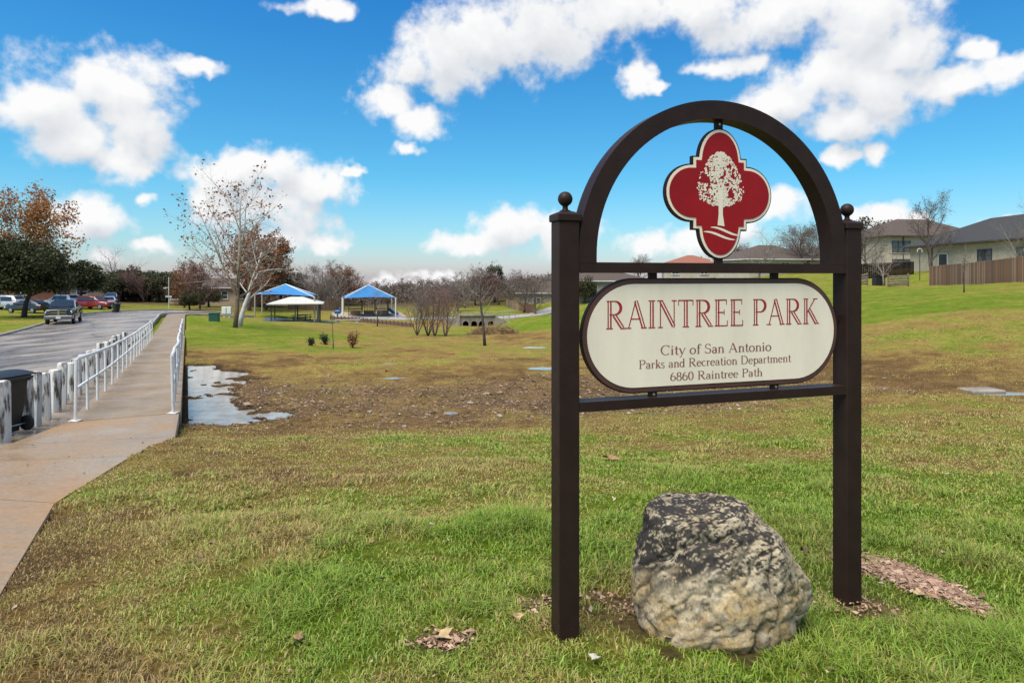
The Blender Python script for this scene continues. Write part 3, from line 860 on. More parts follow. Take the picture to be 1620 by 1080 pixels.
for x0 in (-PW / 2, SPAN + PW / 2):
    wp = Mi @ Vector((x0, PW / 2, 0)) + Vector((0.306, 3.0, 0))
    zb = gz(wp.x, wp.y) - EZ - 0.15
    ztop = 0.252
    po = MB().cbox((x0, PW / 2, (zb + ztop) / 2), (PW, PW, ztop - zb), 0.004).build('post', M_bronze, sign)
    MB().cbox((x0, PW / 2, 0.268), (0.116, 0.116, 0.034), 0.004).build('cap', M_bronze, po)
    mb = MB()
    mb.add([(x0 + a * 0.055, PW / 2 + b * 0.055, 0.2845) for a, b in ((-1, -1), (1, -1), (1, 1), (-1, 1))] + [(x0 + a * 0.026, PW / 2 + b * 0.026, 0.298) for a, b in ((-1, -1), (1, -1), (1, 1), (-1, 1))],
           [(4, 5, 6, 7), (0, 1, 5, 4), (1, 2, 6, 5), (2, 3, 7, 6), (3, 0, 4, 7)])
    pr_ = [(0.026, 0.296), (0.026, 0.302), (0.016, 0.305), (0.0125, 0.312), (0.0125, 0.322), (.016, .325)]
    pr_ += [(0.034 * math.sin(t), 0.3555 - 0.034 * math.cos(t)) for t in np.linspace(0.42, math.pi - 0.02, 12)]
    mb.lathe(pr_, 20, (x0, PW / 2, 0))
    shade_auto(mb.build('finial', M_bronze, po), 40)
MB().box((SPAN / 2, 0.050, 0.0428), (SPAN + 0.006, 0.092, 0.0484)).build('top_bar', M_bronze, sign)
MB().box((SPAN / 2, 0.050, -0.5910), (SPAN + 0.006, 0.092, 0.0445)).build('bottom_bar', M_bronze, sign)
def arch():
    R1 = SPAN / 2 + 0.002; R0 = R1 - 0.088; cx = SPAN / 2; zc = 0.098
    path = [(-1, 0.064)] + [(t, None) for t in np.linspace(math.pi, 0, 65)] + [(1, 0.064)]
    vs = []
    for p in path:
        if p[1] is not None:
            o_, i_ = (cx + p[0] * R1, p[1]), (cx + p[0] * R0, p[1])
        else:
            c, s_ = math.cos(p[0]), math.sin(p[0])
            o_, i_ = (cx + R1 * c, zc + R1 * s_), (cx + R0 * c, zc + R0 * s_)
        vs += [(o_[0], 0.003, o_[1]), (i_[0], 0.003, i_[1]), (i_[0], 0.097, i_[1]), (o_[0], 0.097, o_[1])]
    n = len(path); fs = []
    for i in range(n - 1):
        for k in range(4):
            j = (k + 1) % 4
            fs.append((i * 4 + k, i * 4 + j, i * 4 + 4 + j, i * 4 + 4 + k))
    fs += [(3, 2, 1, 0), (n * 4 - 4, n * 4 - 3, n * 4 - 2, n * 4 - 1)]
    return shade_auto(MB().add(vs, fs).build('arch', M_bronze, sign), 40)
arch()
# panel
PX, PZ, PWD, PHT = 0.757, -0.277, 1.466, 0.543
def stadium(w, h, n=40):
    r = h / 2; a = w / 2 - r
    return [(a + r * math.cos(t), r * math.sin(t)) for t in np.linspace(-math.pi / 2, math.pi / 2, n)] + [(-a + r * math.cos(t), r * math.sin(t)) for t in np.linspace(math.pi / 2, 3 * math.pi / 2, n)]
def sh(poly, cx, cz): return [(x + cx, z + cz) for x, z in poly]
panel = MB().prism(sh(stadium(PWD, PHT), PX, PZ), 0.040, 0.062).build('panel', M_bronze, sign)
MB().prism(sh(stadium(PWD - 0.012, PHT - 0.012), PX, PZ), 0.036, 0.041).build('border', M_bronze2, panel)
MB().prism(sh(stadium(PWD - 0.056, PHT - 0.056), PX, PZ), 0.033, 0.0365).build('face', M_cream, panel)
for bx_ in (0.40, 1.10):
    for (z0, z1) in ((-0.008, 0.020), (-0.570, -0.546)):
        br = MB().box((bx_, 0.052, (z0 + z1) / 2), (0.042, 0.016, z1 - z0 + 0.008)).build('bracket', M_bronze, sign)
        if z0 < -0.3:
            MB().tube([(bx_, 0.046, (z0 + z1) / 2), (bx_, 0.036, (z0 + z1) / 2)], 0.0065, 10).build('bolt', M_bolt, br)
MB().box((PX + PWD / 2 + 0.012, 0.052, PZ + 0.06), (0.05, 0.016, 0.03)).build('bracket', M_bronze, sign)

# --- serif lettering drawn stroke by stroke
class Pen:
    def __init__(s, engraved): s.q = []; s.e = engraved; s.tk = 0.125 if not engraved else 0.12; s.tn = 0.055 if not engraved else 0.042
    def poly(s, pts, ws):
        pts = [np.array(p, float) for p in pts]; n = len(pts); Lr, Rr = [], []
        for i in range(n):
            t = pts[min(i + 1, n - 1)] - pts[max(i - 1, 0)]; t /= np.linalg.norm(t) + 1e-9
            nn = np.array([-t[1], t[0]]) * ws[i] / 2
            Lr.append(pts[i] + nn); Rr.append(pts[i] - nn)
        s.q.append((Lr, Rr))
    def L(s, x0, y0, x1, y1, w=None): w = w or s.tn; s.poly([(x0, y0), (x1, y1)], [w, w])
    def D(s, x0, y0, x1, y1):      # thick stroke, open-lined when engraved
        if not s.e: return s.L(x0, y0, x1, y1, s.tk)
        d = np.array([x1 - x0, y1 - y0]); d /= np.linalg.norm(d); nn = np.array([-d[1], d[0]])
        for o_, w in ((-0.050, 0.062), (0.058, 0.048)):
            s.L(x0 + nn[0] * o_, y0 + nn[1] * o_, x1 + nn[0] * o_, y1 + nn[1] * o_, w)
    def V(s, x, y0, y1): s.D(x, y0, x, y1)
    def S(s, x, y, h=0.13): 
        y = y + (0.02 if y < 0.3 else -0.02); s.L(x - h, y, x + h, y, 0.04)
    def A(s, cx, cy, rx, ry, a0, a1, tk=None):
        tk = tk or s.tk; n = max(6, int(abs(a1 - a0) / 14)); pts, ws = [], []
        for t in np.linspace(math.radians(a0), math.radians(a1), n + 1):
            pts.append((cx + rx * math.cos(t), cy + ry * math.sin(t))); ws.append(s.tn + (tk - s.tn) * abs(math.cos(t)) ** 1.3)
        s.poly(pts, ws)
def glyph(ch, p):
    L, V, D, SS, A = p.L, p.V, p.D, p.S, p.A
    def P_():
        V(.18, 0, 1); L(.06, .98, .40, .98); A(.38, .745, .25, .235, -90, 90); L(.18, .51, .38, .51); SS(.18, 0)
    if ch == ' ': return .34
    if ch == 'R': P_(); D(.36, .5, .70, .03); SS(.74, 0, .09); return .84
    if ch == 'P': P_(); return .70
    if ch == 'A': L(.10, 0, .40, 1); D(.40, .98, .72, .02); L(.20, .34, .60, .34); SS(.10, 0, .11); SS(.73, 0, .12); return .86
    if ch == 'I': V(.20, 0, 1); SS(.20, 0, .14); SS(.20, 1, .14); return .42
    if ch == 'N': L(.14, 0, .14, 1); L(.72, 0, .72, 1); D(.16, .97, .70, .05); SS(.14, 0, .10); SS(.10, 1, .10); SS(.72, 1, .11); return .86
    if ch == 'T': V(.36, 0, .97); L(.04, .98, .68, .98, .05); L(.05, .80, .05, 1, .035); L(.67, .80, .67, 1, .035); SS(.36, 0, .14); return .73
    if ch == 'E': V(.18, 0, 1); L(.06, .98, .58, .98, .045); L(.18, .52, .48, .52, .045); L(.06, .02, .62, .02, .045); L(.58, .80, .58, 1, .035); L(.62, 0, .62, .22, .035); L(.48, .42, .48, .62, .03); return .70
    if ch == 'K': V(.18, 0, 1); L(.22, .42, .62, .98); D(.34, .56, .70, .02); SS(.18, 0); SS(.18, 1, .12); SS(.64, 1, .11); SS(.74, 0, .10); return .82
    if ch == 'C': A(.42, .5, .37, .48, 48, 312); L(.69, .70, .69, .98, .04); return .80
    if ch == 'S': A(.29, .74, .20, .23, 25, 270, .09); A(.29, .27, .23, .25, 90, -150, .11); L(.50, .72, .50, .96, .035); L(.06, .04, .06, .30, .035); return .62
    if ch == 'D': V(.18, 0, 1); L(.06, .98, .40, .98); L(.06, .02, .40, .02); A(.40, .5, .36, .48, -90, 90); return .86
    if ch == 'i': V(.15, 0, .62); SS(.15, 0, .11); L(.06, .61, .15, .61, .04); A(.15, .85, .035, .035, 0, 360, .08); return .32
    if ch == 't': V(.17, .10, .84); L(.03, .62, .32, .62, .045); A(.27, .13, .10, .11, 180, 320, .1); return .36
    if ch == 'y': D(.10, .62, .30, .06); L(.52, .62, .20, -.24); L(.20, -.24, .08, -.22, .08); SS(.10, .62 + .02, .09); SS(.52, .64, .08); return .58
    if ch == 'o': A(.28, .31, .22, .30, 0, 360); return .58
    if ch == 'f': V(.18, 0, .80); A(.30, .80, .12, .18, 30, 180, .12); L(.04, .62, .34, .62, .045); SS(.18, 0, .12); return .36
    if ch == 'a': V(.38, .08, .44); A(.23, .44, .15, .17, 0, 165, .11); A(.23, .17, .16, .16, 60, 330, .11); L(.38, .36, .22, .34, .04); L(.38, .05, .48, .04, .05); return .52
    if ch in 'nhm':
        V(.14, 0, 1 if ch == 'h' else .62); SS(.14, 0, .11); L(.04, .61 if ch != 'h' else .98, .14, .61 if ch != 'h' else .98, .04)
        A(.30, .42, .16, .19, 0, 170, .11); V(.46, 0, .42); SS(.46, 0, .11)
        if ch == 'm': A(.62, .42, .16, .19, 0, 170, .11); V(.78, 0, .42); SS(.78, 0, .11); return .92
        return .60
    if ch == 'r': V(.14, 0, .62); SS(.14, 0, .11); L(.04, .61, .14, .61, .04); A(.27, .44, .13, .16, 40, 165, .1); return .42
    if ch == 'k': V(.14, 0, 1); SS(.14, 0, .11); L(.16, .26, .42, .60); D(.26, .38, .48, .03); SS(.44, .64, .09); SS(.50, 0, .08); L(.04, .98, .14, .98, .04); return .56
    if ch == 's': A(.20, .46, .13, .15, 25, 270, .08); A(.20, .16, .14, .15, 90, -150, .09); return .42
    if ch == 'd': A(.25, .31, .19, .30, 0, 360); V(.44, 0, 1); L(.34, .98, .44, .98, .04); L(.44, .03, .53, .03, .04); return .58
    if ch == 'e': A(.26, .31, .20, .30, 8, 318); L(.08, .35, .46, .35, .045); return .52
    if ch == 'c': A(.26, .31, .20, .30, 48, 315); return .49
    if ch == 'p': V(.14, -.28, .62); SS(.14, -.28, .11); A(.32, .31, .19, .30, 0, 360); L(.04, .61, .14, .61, .04); return .58
    if ch == '6': A(.28, .30, .21, .28, 0, 360); A(.38, .36, .31, .60, 95, 185, .12); return .57
    if ch == '8': A(.28, .75, .17, .22, 0, 360); A(.28, .27, .21, .26, 0, 360); return .57
    if ch == '0': A(.28, .5, .21, .47, 0, 360); return .57
    return .4
def lettering(text, x0, x1, zbase, cap, mat, engraved, yf):
    x = 0.0; words = [[]]
    for ch in text:
        if ch == ' ': words.append([])
        p = Pen(engraved); w = glyph(ch, p)
        for (a, b) in p.q: words[-1].append(([(u[0] + x, u[1]) for u in a], [(u[0] + x, u[1]) for u in b]))
        x += w
    sx = (x1 - x0) / x
    for word, qs in zip(text.split(' '), words):
      mb = MB()
      for i, (a, b) in enumerate(qs):
        yy = yf - 0.0006 - 0.00008 * (i % 9)
        n = len(a)
        vs = [(x0 + q[0] * sx, yy, zbase + q[1] * cap) for q in a] + [(x0 + q[0] * sx, yy, zbase + q[1] * cap) for q in b]
        mb.add(vs, [(k, k + 1, n + k + 1, n + k) for k in range(n - 1)])
      mb.build('lettering', mat, panel)['label'] = 'printed word ' + word
lettering('RAINTREE PARK', 0.142, 1.364, -0.243, 0.132, M_ltr, True, 0.033)
lettering('City of San Antonio', 0.434, 1.069, -0.373, 0.047, M_ltr2, False, 0.033)
lettering('Parks and Recreation Department', 0.3155, 1.189, -0.4335, 0.041, M_ltr2, False, 0.033)
lettering('6860 Raintree Path', 0.485, 1.015, -0.498, 0.041, M_ltr2, False, 0.033)

# --- emblem
def quatre(inset):
    q = []
    for t in np.linspace(math.pi / 2, 0.14, 14): q.append((0.123 * math.cos(t), 0.165 + 0.157 * math.sin(t)))
    q += [(0.123, 0.180), (0.157, 0.180), (0.157, 0.141)]
    for t in np.linspace(1.46, 0, 14): q.append((0.160 + 0.146 * math.cos(t), 0.141 * math.sin(t)))
    full = q + [(x, -z) for x, z in q[::-1]][1:]
    full = full + [(-x, z) for x, z in full[::-1]][1:-1]
    pts = np.array(full)
    if inset:
        nxt = np.roll(pts, -1, 0) - pts; prv = pts - np.roll(pts, 1, 0)
        n1 = np.c_[nxt[:, 1], -nxt[:, 0]]; n0 = np.c_[prv[:, 1], -prv[:, 0]]
        n1 /= np.linalg.norm(n1, axis=1)[:, None] + 1e-9; n0 /= np.linalg.norm(n0, axis=1)[:, None] + 1e-9
        b = n0 + n1; d = 1 + (n0 * n1).sum(1)
        # clockwise outline starting at the top: inside lies along +right normal
        pts = pts + b / np.maximum(d, 0.5)[:, None] * inset
    return [tuple(p) for p in pts]
EX, EZ2 = 0.768, 0.409
emb = MB().prism(sh(quatre(0), EX, EZ2), 0.040, 0.062).build('emblem', M_bronze, sign)
MB().prism(sh(quatre(0.007), EX, EZ2), 0.0365, 0.0405).build('rim', M_cream, emb)
MB().prism(sh(quatre(0.0205), EX, EZ2), 0.0335, 0.0370).build('field', M_red, emb)
MB().box((EX, 0.052, 0.748), (0.042, 0.016, 0.06)).build('bracket', M_bronze, sign)
MB().box((EX, 0.052, 0.078), (0.042, 0.016, 0.03)).build('bracket', M_bronze, sign)
MB().tube([(EX, 0.046, 0.752), (EX, 0.040, 0.752)], 0.006, 10).build('bolt', M_bolt, sign)
def motif():
    g = random.Random(9); mb = MB(); cz = EZ2 + 0.055; k = [0]
    def blob(x, z, r):
        n = 8; k[0] += 1; y = 0.0335 - 0.0006 - 0.00005 * (k[0] % 17)
        a0 = g.uniform(0, 6)
        mb.add([(EX + x + r * g.uniform(.45, 1.35) * math.cos(a0 + 2 * math.pi * i / n), y, z + r * g.uniform(.45, 1.35) * math.sin(a0 + 2 * math.pi * i / n)) for i in range(n)], [tuple(range(n))])
    prof_ = [(-.110, .055), (-.085, .118), (-.045, .138), (0, .128), (.05, .112), (.09, .085), (.125, .055), (.148, .02)]
    while k[0] < 1150:
        z = g.uniform(-.115, .148); w = np.interp(z, [p[0] for p in prof_], [p[1] for p in prof_]); x = g.uniform(-w, w)
        edge = abs(x) / w
        holes = (vnoise(np.array([x * 42 + 5]), np.array([z * 42]), 3)[0] + 0.45 * vnoise(np.array([x * 110]), np.array([z * 110]), 8)[0])
        if holes < 0.44: continue
        blob(x, cz + z, g.uniform(.003, .0068) * (1.25 - .5 * edge))
    y = 0.0335 - 0.0016
    mb.add([(EX - .018, y, EZ2 - .155), (EX + .022, y, EZ2 - .160), (EX + .012, y, EZ2 - .10), (EX + .013, y, EZ2 + .02), (EX - .013, y, EZ2 + .02), (EX - .012, y, EZ2 - .10)], [tuple(range(6))])
    for (a, b, c, d) in ((-.012, -.03, -.058, .05), (.012, -.03, .062, .045), (-.004, .02, -.035, .10), (.006, .02, .04, .11)):
        y -= 0.0001
        mb.add([(EX + a - .006, y, EZ2 + b), (EX + a + .006, y, EZ2 + b), (EX + c + .002, y, EZ2 + d), (EX + c - .003, y, EZ2 + d)], [(0, 1, 2, 3)])
    return mb.build('tree_motif', M_cream, emb)
motif()
for dz, x0, x1 in ((-.178, -.058, .112), (-.200, -.098, .085)):
    xs_ = np.linspace(0, 1, 22); up, dn = [], []
    for t in xs_:
        x = x0 + (x1 - x0) * t; c = dz + 0.013 * math.cos(t * math.pi * 1.25 - 0.5) - 0.012 * t
        th_ = 0.0055 * math.sin(math.pi * min(1, t * 1.0)) ** 0.6 + 0.0006
        up.append((EX + x, 0.0326, EZ2 + c + th_)); dn.append((EX + x, 0.0326, EZ2 + c - th_))
    MB().add(up + dn, [(i, i + 1, 22 + i + 1, 22 + i) for i in range(21)]).build('wave_motif', M_cream, emb)

# ------------------------------------------------------------------ boulder under the sign
def boulder():
    import bmesh
    bm = bmesh.new(); bmesh.ops.create_icosphere(bm, subdivisions=7, radius=1.0)
    bm.verts.ensure_lookup_table()
    V = np.array([v.co[:] for v in bm.verts]); Fc = np.array([[v.index for v in f.verts] for f in bm.faces]); bm.free()
    Y0 = 3.12
    sil = [(1003,935),(1006,900),(1020,850),(1030,815),(1045,797),(1066,789),(1100,791),(1130,791),(1150,787),(1175,797),(1205,815),(1240,850),(1262,885),(1283,915),(1287,942),(1268,966),(1258,992),(1250,1012),(1232,1026),(1195,1034),(1150,1030),(1100,1024),(1060,1014),(1020,995),(1005,968)]
    c = P(1145, 915, Y0)
    pts = [(P(u, v, Y0).x - c.x, P(u, v, Y0).z - c.z) for u, v in sil]
    ang = np.array([math.atan2(z, x) for x, z in pts]); rad = np.array([math.hypot(x, z) for x, z in pts])
    o_ = np.argsort(ang); ang, rad = ang[o_], rad[o_]
    ang = np.r_[ang - 2 * np.pi, ang, ang + 2 * np.pi]; rad = np.r_[rad, rad, rad]
    th = np.arctan2(V[:, 2], V[:, 0]); rr = np.interp(th, ang, rad)
    rho = np.hypot(V[:, 0], V[:, 2]); e = 0.80
    rho2 = np.clip(rho, 0, 1) ** e * (1 - .0)
    x = np.cos(th) * rr * rho2; z = np.sin(th) * rr * rho2
    y = np.sign(V[:, 1]) * np.abs(V[:, 1]) ** 0.9 * 0.30
    y += 0.10 * (z + 0.1)          # leans back towards the top
    pos = np.c_[x, y, z]
    nrm = pos / (np.linalg.norm(pos, axis=1)[:, None] + 1e-6)
    def n3(s, seed, o=4):
        a = fbm(pos[:, 0] * s + 3, pos[:, 2] * s + pos[:, 1] * s * .7, seed, o); b = fbm(pos[:, 1] * s + 7, pos[:, 2] * s - pos[:, 0] * s * .6, seed + 50, o)
        return (a + b) / 2 - .5
    def strat(a, b, seed): return fbm(pos[:, 0] * a + pos[:, 2] * a * .5 + 3, (pos[:, 2] - .35 * pos[:, 0] + .3 * pos[:, 1]) * b, seed, 4) - .5
    def ridge(s, seed): return 1 - np.abs(n3(s, seed, 3)) * 4
    disp = n3(3, 1) * 0.045 + strat(6, 11, 2) * 0.026 + strat(16, 34, 12) * 0.010 + n3(40, 3, 4) * 0.007 + np.clip(ridge(3, 9), 0, 1) ** 10 * -0.030 + np.clip(ridge(8, 29), 0, 1) ** 10 * -0.016
    # layered ledges on the front
    disp += 0.012 * np.floor((z + 0.25 * x + 0.05 * n3(6, 31)) * 11) % 2 * 0.0
    for (nn_, dd_) in (((-.05, -.10, 1), .335), ((.72, -.15, .68), .365), ((-.97, 0, .25), .405), ((0, -1, .30), .215), ((.62, -.78, .12), .30), ((-.62, -.78, .15), .29), ((.35, -.75, .56), .30), ((-.2, -.70, .68), .32)):
        nv = np.array(nn_) / np.linalg.norm(nn_); ov = np.clip(pos @ nv - dd_, 0, 1)
        pos = pos - nv * (ov * .88)[:, None]
    pos = pos + nrm * disp[:, None]
    zr = z
    li = sstep(.05, .17, zr - 0.30 * x + n3(7, 5) * .5) * sstep(.485, .575, n3(34, 6) * 1.2 + .5 + .04 * sstep(.0, .25, zr) - .28 * x + 1.3 * n3(110, 44, 2)) * .93
    li = np.maximum(li, .8 * sstep(.60, .68, n3(55, 66, 3) * 1.5 + .5) * sstep(-.25, .1, zr + n3(6, 68) * .6))
    li = np.clip(li * 1.15, 0, 1)
    grey = sstep(-.06, .14, zr + n3(9, 7) * .45)
    tan = np.array([.39, .28, .135]); pale = np.array([.43, .345, .22]); gr = np.array([.385, .325, .225]); blk = np.array([.042, .036, .032])
    t1 = sstep(.35, .65, n3(10, 8) * 1.5 + .5)[:, None]
    col = tan * (1 - t1) + pale * t1
    col = col * (1 - .6 * grey[:, None]) + gr * .6 * grey[:, None]
    stain = sstep(.58, .78, n3(6, 77) * 1.6 + .5)[:, None] * (1 - grey[:, None])
    col = col * (1 - .55 * stain) + np.array([.34, .21, .07]) * .55 * stain
    crk = (np.clip(ridge(3, 9), 0, 1) ** 14 + .8 * np.clip(ridge(8, 29), 0, 1) ** 14)[:, None]
    col = col * (1 - .65 * np.clip(crk, 0, 1)) + np.array([.06, .048, .035]) * .65 * np.clip(crk, 0, 1)
    pit = sstep(.60, .75, n3(38, 17, 3) * 1.3 + .5)[:, None]
    col = col * (1 - .6 * pit) + np.array([.10, .085, .06]) * .6 * pit
    wht = sstep(.62, .76, n3(30, 27, 3) * 1.3 + .5)[:, None]
    col = col * (1 - .5 * wht) + np.array([.46, .40, .31]) * .5 * wht
    col = col * (1 - li[:, None]) + blk * li[:, None]
    m = attrmat('limestone_with_lichen', rough=.9, spec=.2)
    N, L = m.node_tree.nodes, m.node_tree.links; b = N['Principled BSDF']
    tc = N.new('ShaderNodeTexCoord'); n = N.new('ShaderNodeTexNoise'); n.inputs['Scale'].default_value = 38; n.inputs['Detail'].default_value = 9; n.inputs['Roughness'].default_value = .75
    L.new(tc.outputs['Object'], n.inputs['Vector']); bp = N.new('ShaderNodeBump'); bp.inputs['Strength'].default_value = .5; bp.inputs['Distance'].default_value = .015
    L.new(n.outputs[0], bp.inputs['Height']); L.new(bp.outputs[0], b.inputs['Normal'])
    at_ = [x for x in N if x.type == 'ATTRIBUTE'][0]
    mr = N.new('ShaderNodeMapRange'); mr.inputs[1].default_value = .3; mr.inputs[2].default_value = .7; mr.inputs[3].default_value = .6; mr.inputs[4].default_value = 1.35
    n2 = N.new('ShaderNodeTexNoise'); n2.inputs['Scale'].default_value = 70; n2.inputs['Detail'].default_value = 6; n2.inputs['Roughness'].default_value = .7
    L.new(tc.outputs['Object'], n2.inputs['Vector']); L.new(n2.outputs[0], mr.inputs[0])
    mx = N.new('ShaderNodeMix'); mx.data_type = 'RGBA'; mx.blend_type = 'MULTIPLY'; mx.inputs[0].default_value = 1
    L.new(at_.outputs['Color'], mx.inputs[6]); L.new(mr.outputs[0], mx.inputs[7]); L.new(mx.outputs[2], b.inputs['Base Color'])
    me = fast_mesh('boulder', pos, Fc.ravel(), np.full(len(Fc), 3), m, {'col': np.c_[np.clip(col, 0, 1), np.ones(len(col))]}, smooth=True)
    o = link('boulder', me, None, (c.x, Y0 + 0.06, c.z - .018))
    tag(o, 'tan limestone boulder with black lichen on top under the park sign', 'boulder')
boulder()

# ------------------------------------------------------------------ handrails
M_rail = pmat('white_rail_paint', (0.62, 0.61, 0.58), 0.5, 0.10, 9, col2=(0.70, 0.69, 0.66), bump=.05)
M_galv = pmat('grey_white_rail', (0.45, 0.45, 0.45), 0.5, 0.12, 7, col2=(0.62, 0.62, 0.60))
def handrail(l, s0, s1, step, mat, label, hs):
    h0 = empty('handrail', (*WP(s0, l), float(deck_z(s0))))
    tag(h0, label, 'handrail', 'handrails of the walkway bridge')
    base = np.array([*WP(s0, l), float(deck_z(s0))]); g = random.Random(int(l * 10))
    def q(s_, z): x, y = WP(s_, l); return (x - base[0], y - base[1], float(deck_z(s_)) + z - base[2])
    ss = list(np.arange(s0, s1 + .01, step)); top, mid = [], []
    for k, s_ in enumerate(ss):
        hh = np.interp(s_, *hs) + g.uniform(-.012, .012)
        dx = g.uniform(-.03, .03)
        MB().tube([q(s_, -.1), tuple(np.array(q(s_, hh)) + [dx, 0, 0])], .027, 8).build('post', mat, h0)
        if k == 0: MB().box(tuple(np.array(q(s_, .006))), (.16, .16, .014)).build('base_plate', mat, h0)
        top.append(tuple(np.array(q(s_, hh)) + [dx, 0, 0])); mid.append(tuple(np.array(q(s_, hh * .52)) + [dx * .5, 0, 0]))
    shade_auto(MB().tube(top, .033, 8).build('top_rail', mat, h0)); shade_auto(MB().tube(mid, .026, 8).build('mid_rail', mat, h0))
handrail(0.0, 0.0, 30, 1.58, M_rail, 'white painted pipe handrail on the road side of the walkway bridge', ([0, 12, 20, 30], [1.05, .95, .98, 1.07]))
handrail(1.5, 0.0, 29, 1.58, M_galv, 'grey white pipe handrail on the puddle side of the walkway bridge', ([0, 12, 20, 30], [1.02, 1.02, 1.05, 1.08]))

# ------------------------------------------------------------------ bollards
def wood_mat():
    m = pmat('peeling_white_paint', (0.085, 0.07, 0.055), .9, .2, 6.0, col2=(.56, .54, .49), bump=.4, bscale=30, stretch=(1, 1, .22), detail=9, lo=.40, hi=.48)
    N, L = m.node_tree.nodes, m.node_tree.links
    return m
M_boll = wood_mat()
bs = [-1.25, .38, .91, 1.9, 3.05, 4.2, 5.2, 6.1, 7.3, 8.9, 10, 11.4, 12.9, 14.7, 16.3, 18.1, 20.8]
g_ = random.Random(3)
for k, s_ in enumerate(bs):
    x, y = WP(s_, -.75); x += g_.uniform(-.04, .04); z = float(H(np.array([x]), np.array([y]))[0])
    h = .85 + g_.uniform(-.07, .06); w = .205 + g_.uniform(-.025, .025)
    mb = MB(); n = 8; vs, fs = [], []
    rings = [(-.2, 1), (0, 1.02), (h * .5, 1), (h - .05, .98), (h - .01, .90), (h, .70)]
    lean = (g_.uniform(-.03, .03), g_.uniform(-.03, .03)); a0 = g_.uniform(0, 1)
    jj = [g_.uniform(.88, 1.1) for _ in range(n)]
    for (zz, r) in rings:
        for i in range(n):
            a = 2 * math.pi * i / n + a0; rr_ = w / 2 * r * jj[i] * 1.12
            vs.append((rr_ * math.cos(a) + lean[0] * zz, rr_ * math.sin(a) + lean[1] * zz, zz))
    for q in range(len(rings) - 1):
        for i in range(n):
            j = (i + 1) % n; fs.append((q * n + i, q * n + j, q * n + n + j, q * n + n + i))
    fs.append(tuple(range(len(vs) - n, len(vs))))
    o = mb.add(vs, fs).build('bollard', M_boll, None, loc=(x, y, z), rz=g_.uniform(0, 3))
    if k == 0: lb = 'white wooden bollard standing in front of the black trash cart'
    elif k == 1: lb = 'white wooden bollard standing right behind the black trash cart'
    else: lb = 'weathered wooden bollard with peeling white paint, ' + ['first','second','third','fourth','fifth','sixth','seventh','eighth','ninth','tenth','eleventh','twelfth','thirteenth','fourteenth','fifteenth'][k - 2] + ' past the black trash cart'
    tag(shade_auto(o, 50), lb, 'bollard', 'bollards between road and walkway')

# ------------------------------------------------------------------ wheeled trash carts
M_cart = pmat('black_cart_plastic', (0.012, 0.013, 0.014), .5, .2, 8)
M_rub = pmat('black_rubber', (0.015, 0.015, 0.015), .8, .2, 10)
def cart(loc, rz, label, mat):
    r = tag(empty('trash_cart', loc, rz), label, 'trash cart')
    mb = MB(); lv = [(.02, .21, .22), (.30, .245, .26), (.82, .285, .31), (.84, .315, .34), (.93, .32, .345)]
    vs, fs = [], []
    for (z, a, b) in lv:
        c_ = .05
        vs += [(-a + c_, -b, z), (a - c_, -b, z), (a, -b + c_, z), (a, b - c_, z), (a - c_, b, z), (-a + c_, b, z), (-a, b - c_, z), (-a, -b + c_, z)]
    for q in range(len(lv) - 1):
        for i in range(8):
            j = (i + 1) % 8; fs.append((q * 8 + i, q * 8 + j, q * 8 + 8 + j, q * 8 + 8 + i))
    fs.append(tuple(range(7, -1, -1)))
    mb.add(vs, fs).build('body', mat, r)
    lid = MB()
    ys = np.linspace(-.37, .37, 9); vs, fs = [], []
    for x in (-.345, .345):
        for y in ys: vs.append((x, y, .935 + .055 * math.cos(y / .37 * 1.45)))
    for y in ys: vs.append((-.345, y, .925))
    for y in ys: vs.append((.345, y, .925))
    for i in range(8): fs += [(i, 9 + i, 10 + i, i + 1), (18 + i, i, i + 1, 19 + i), (9 + i, 27 + i, 28 + i, 10 + i)]
    fs += [(0, 18, 27, 9), (8, 17, 35, 26)] + [(18 + i, 19 + i, 28 + i, 27 + i) for i in range(8)]
    lid.add(vs, fs).build('lid', mat, r)
    MB().tube([(.0 - .22, .345, .86), (-.22, .42, .90), (.22, .42, .90), (.22, .345, .86)], .016, 8).build('handle', mat, r)
    for x in (-.27, .27):
        w = MB().lathe([(.02, -.03), (.11, -.03), (.125, -.018), (.125, .018), (.11, .03), (.02, .03)], 20)
        Mx = Matrix.Rotation(R(90), 3, 'Y'); w.v = [tuple(Mx @ Vector(p) + Vector((x, .26, .125))) for p in w.v]
        w.build('wheel', M_rub, r)
    MB().tube([(-.26, .26, .125), (.26, .26, .125)], .012, 6).build('axle', M_bolt, r)
    return r
bx0, by0 = -8.30, 10.72
cart((bx0, by0, float(H(np.array([bx0]), np.array([by0]))[0]) - .05), R(-98), 'black wheeled trash cart at the road edge among the white bollards', M_cart)
q = at(183, 72); off_, id_ = road_off(np.array([q.x]), np.array([q.y]))
q2 = cl[id_[0]] - nr[id_[0]] * 3.2
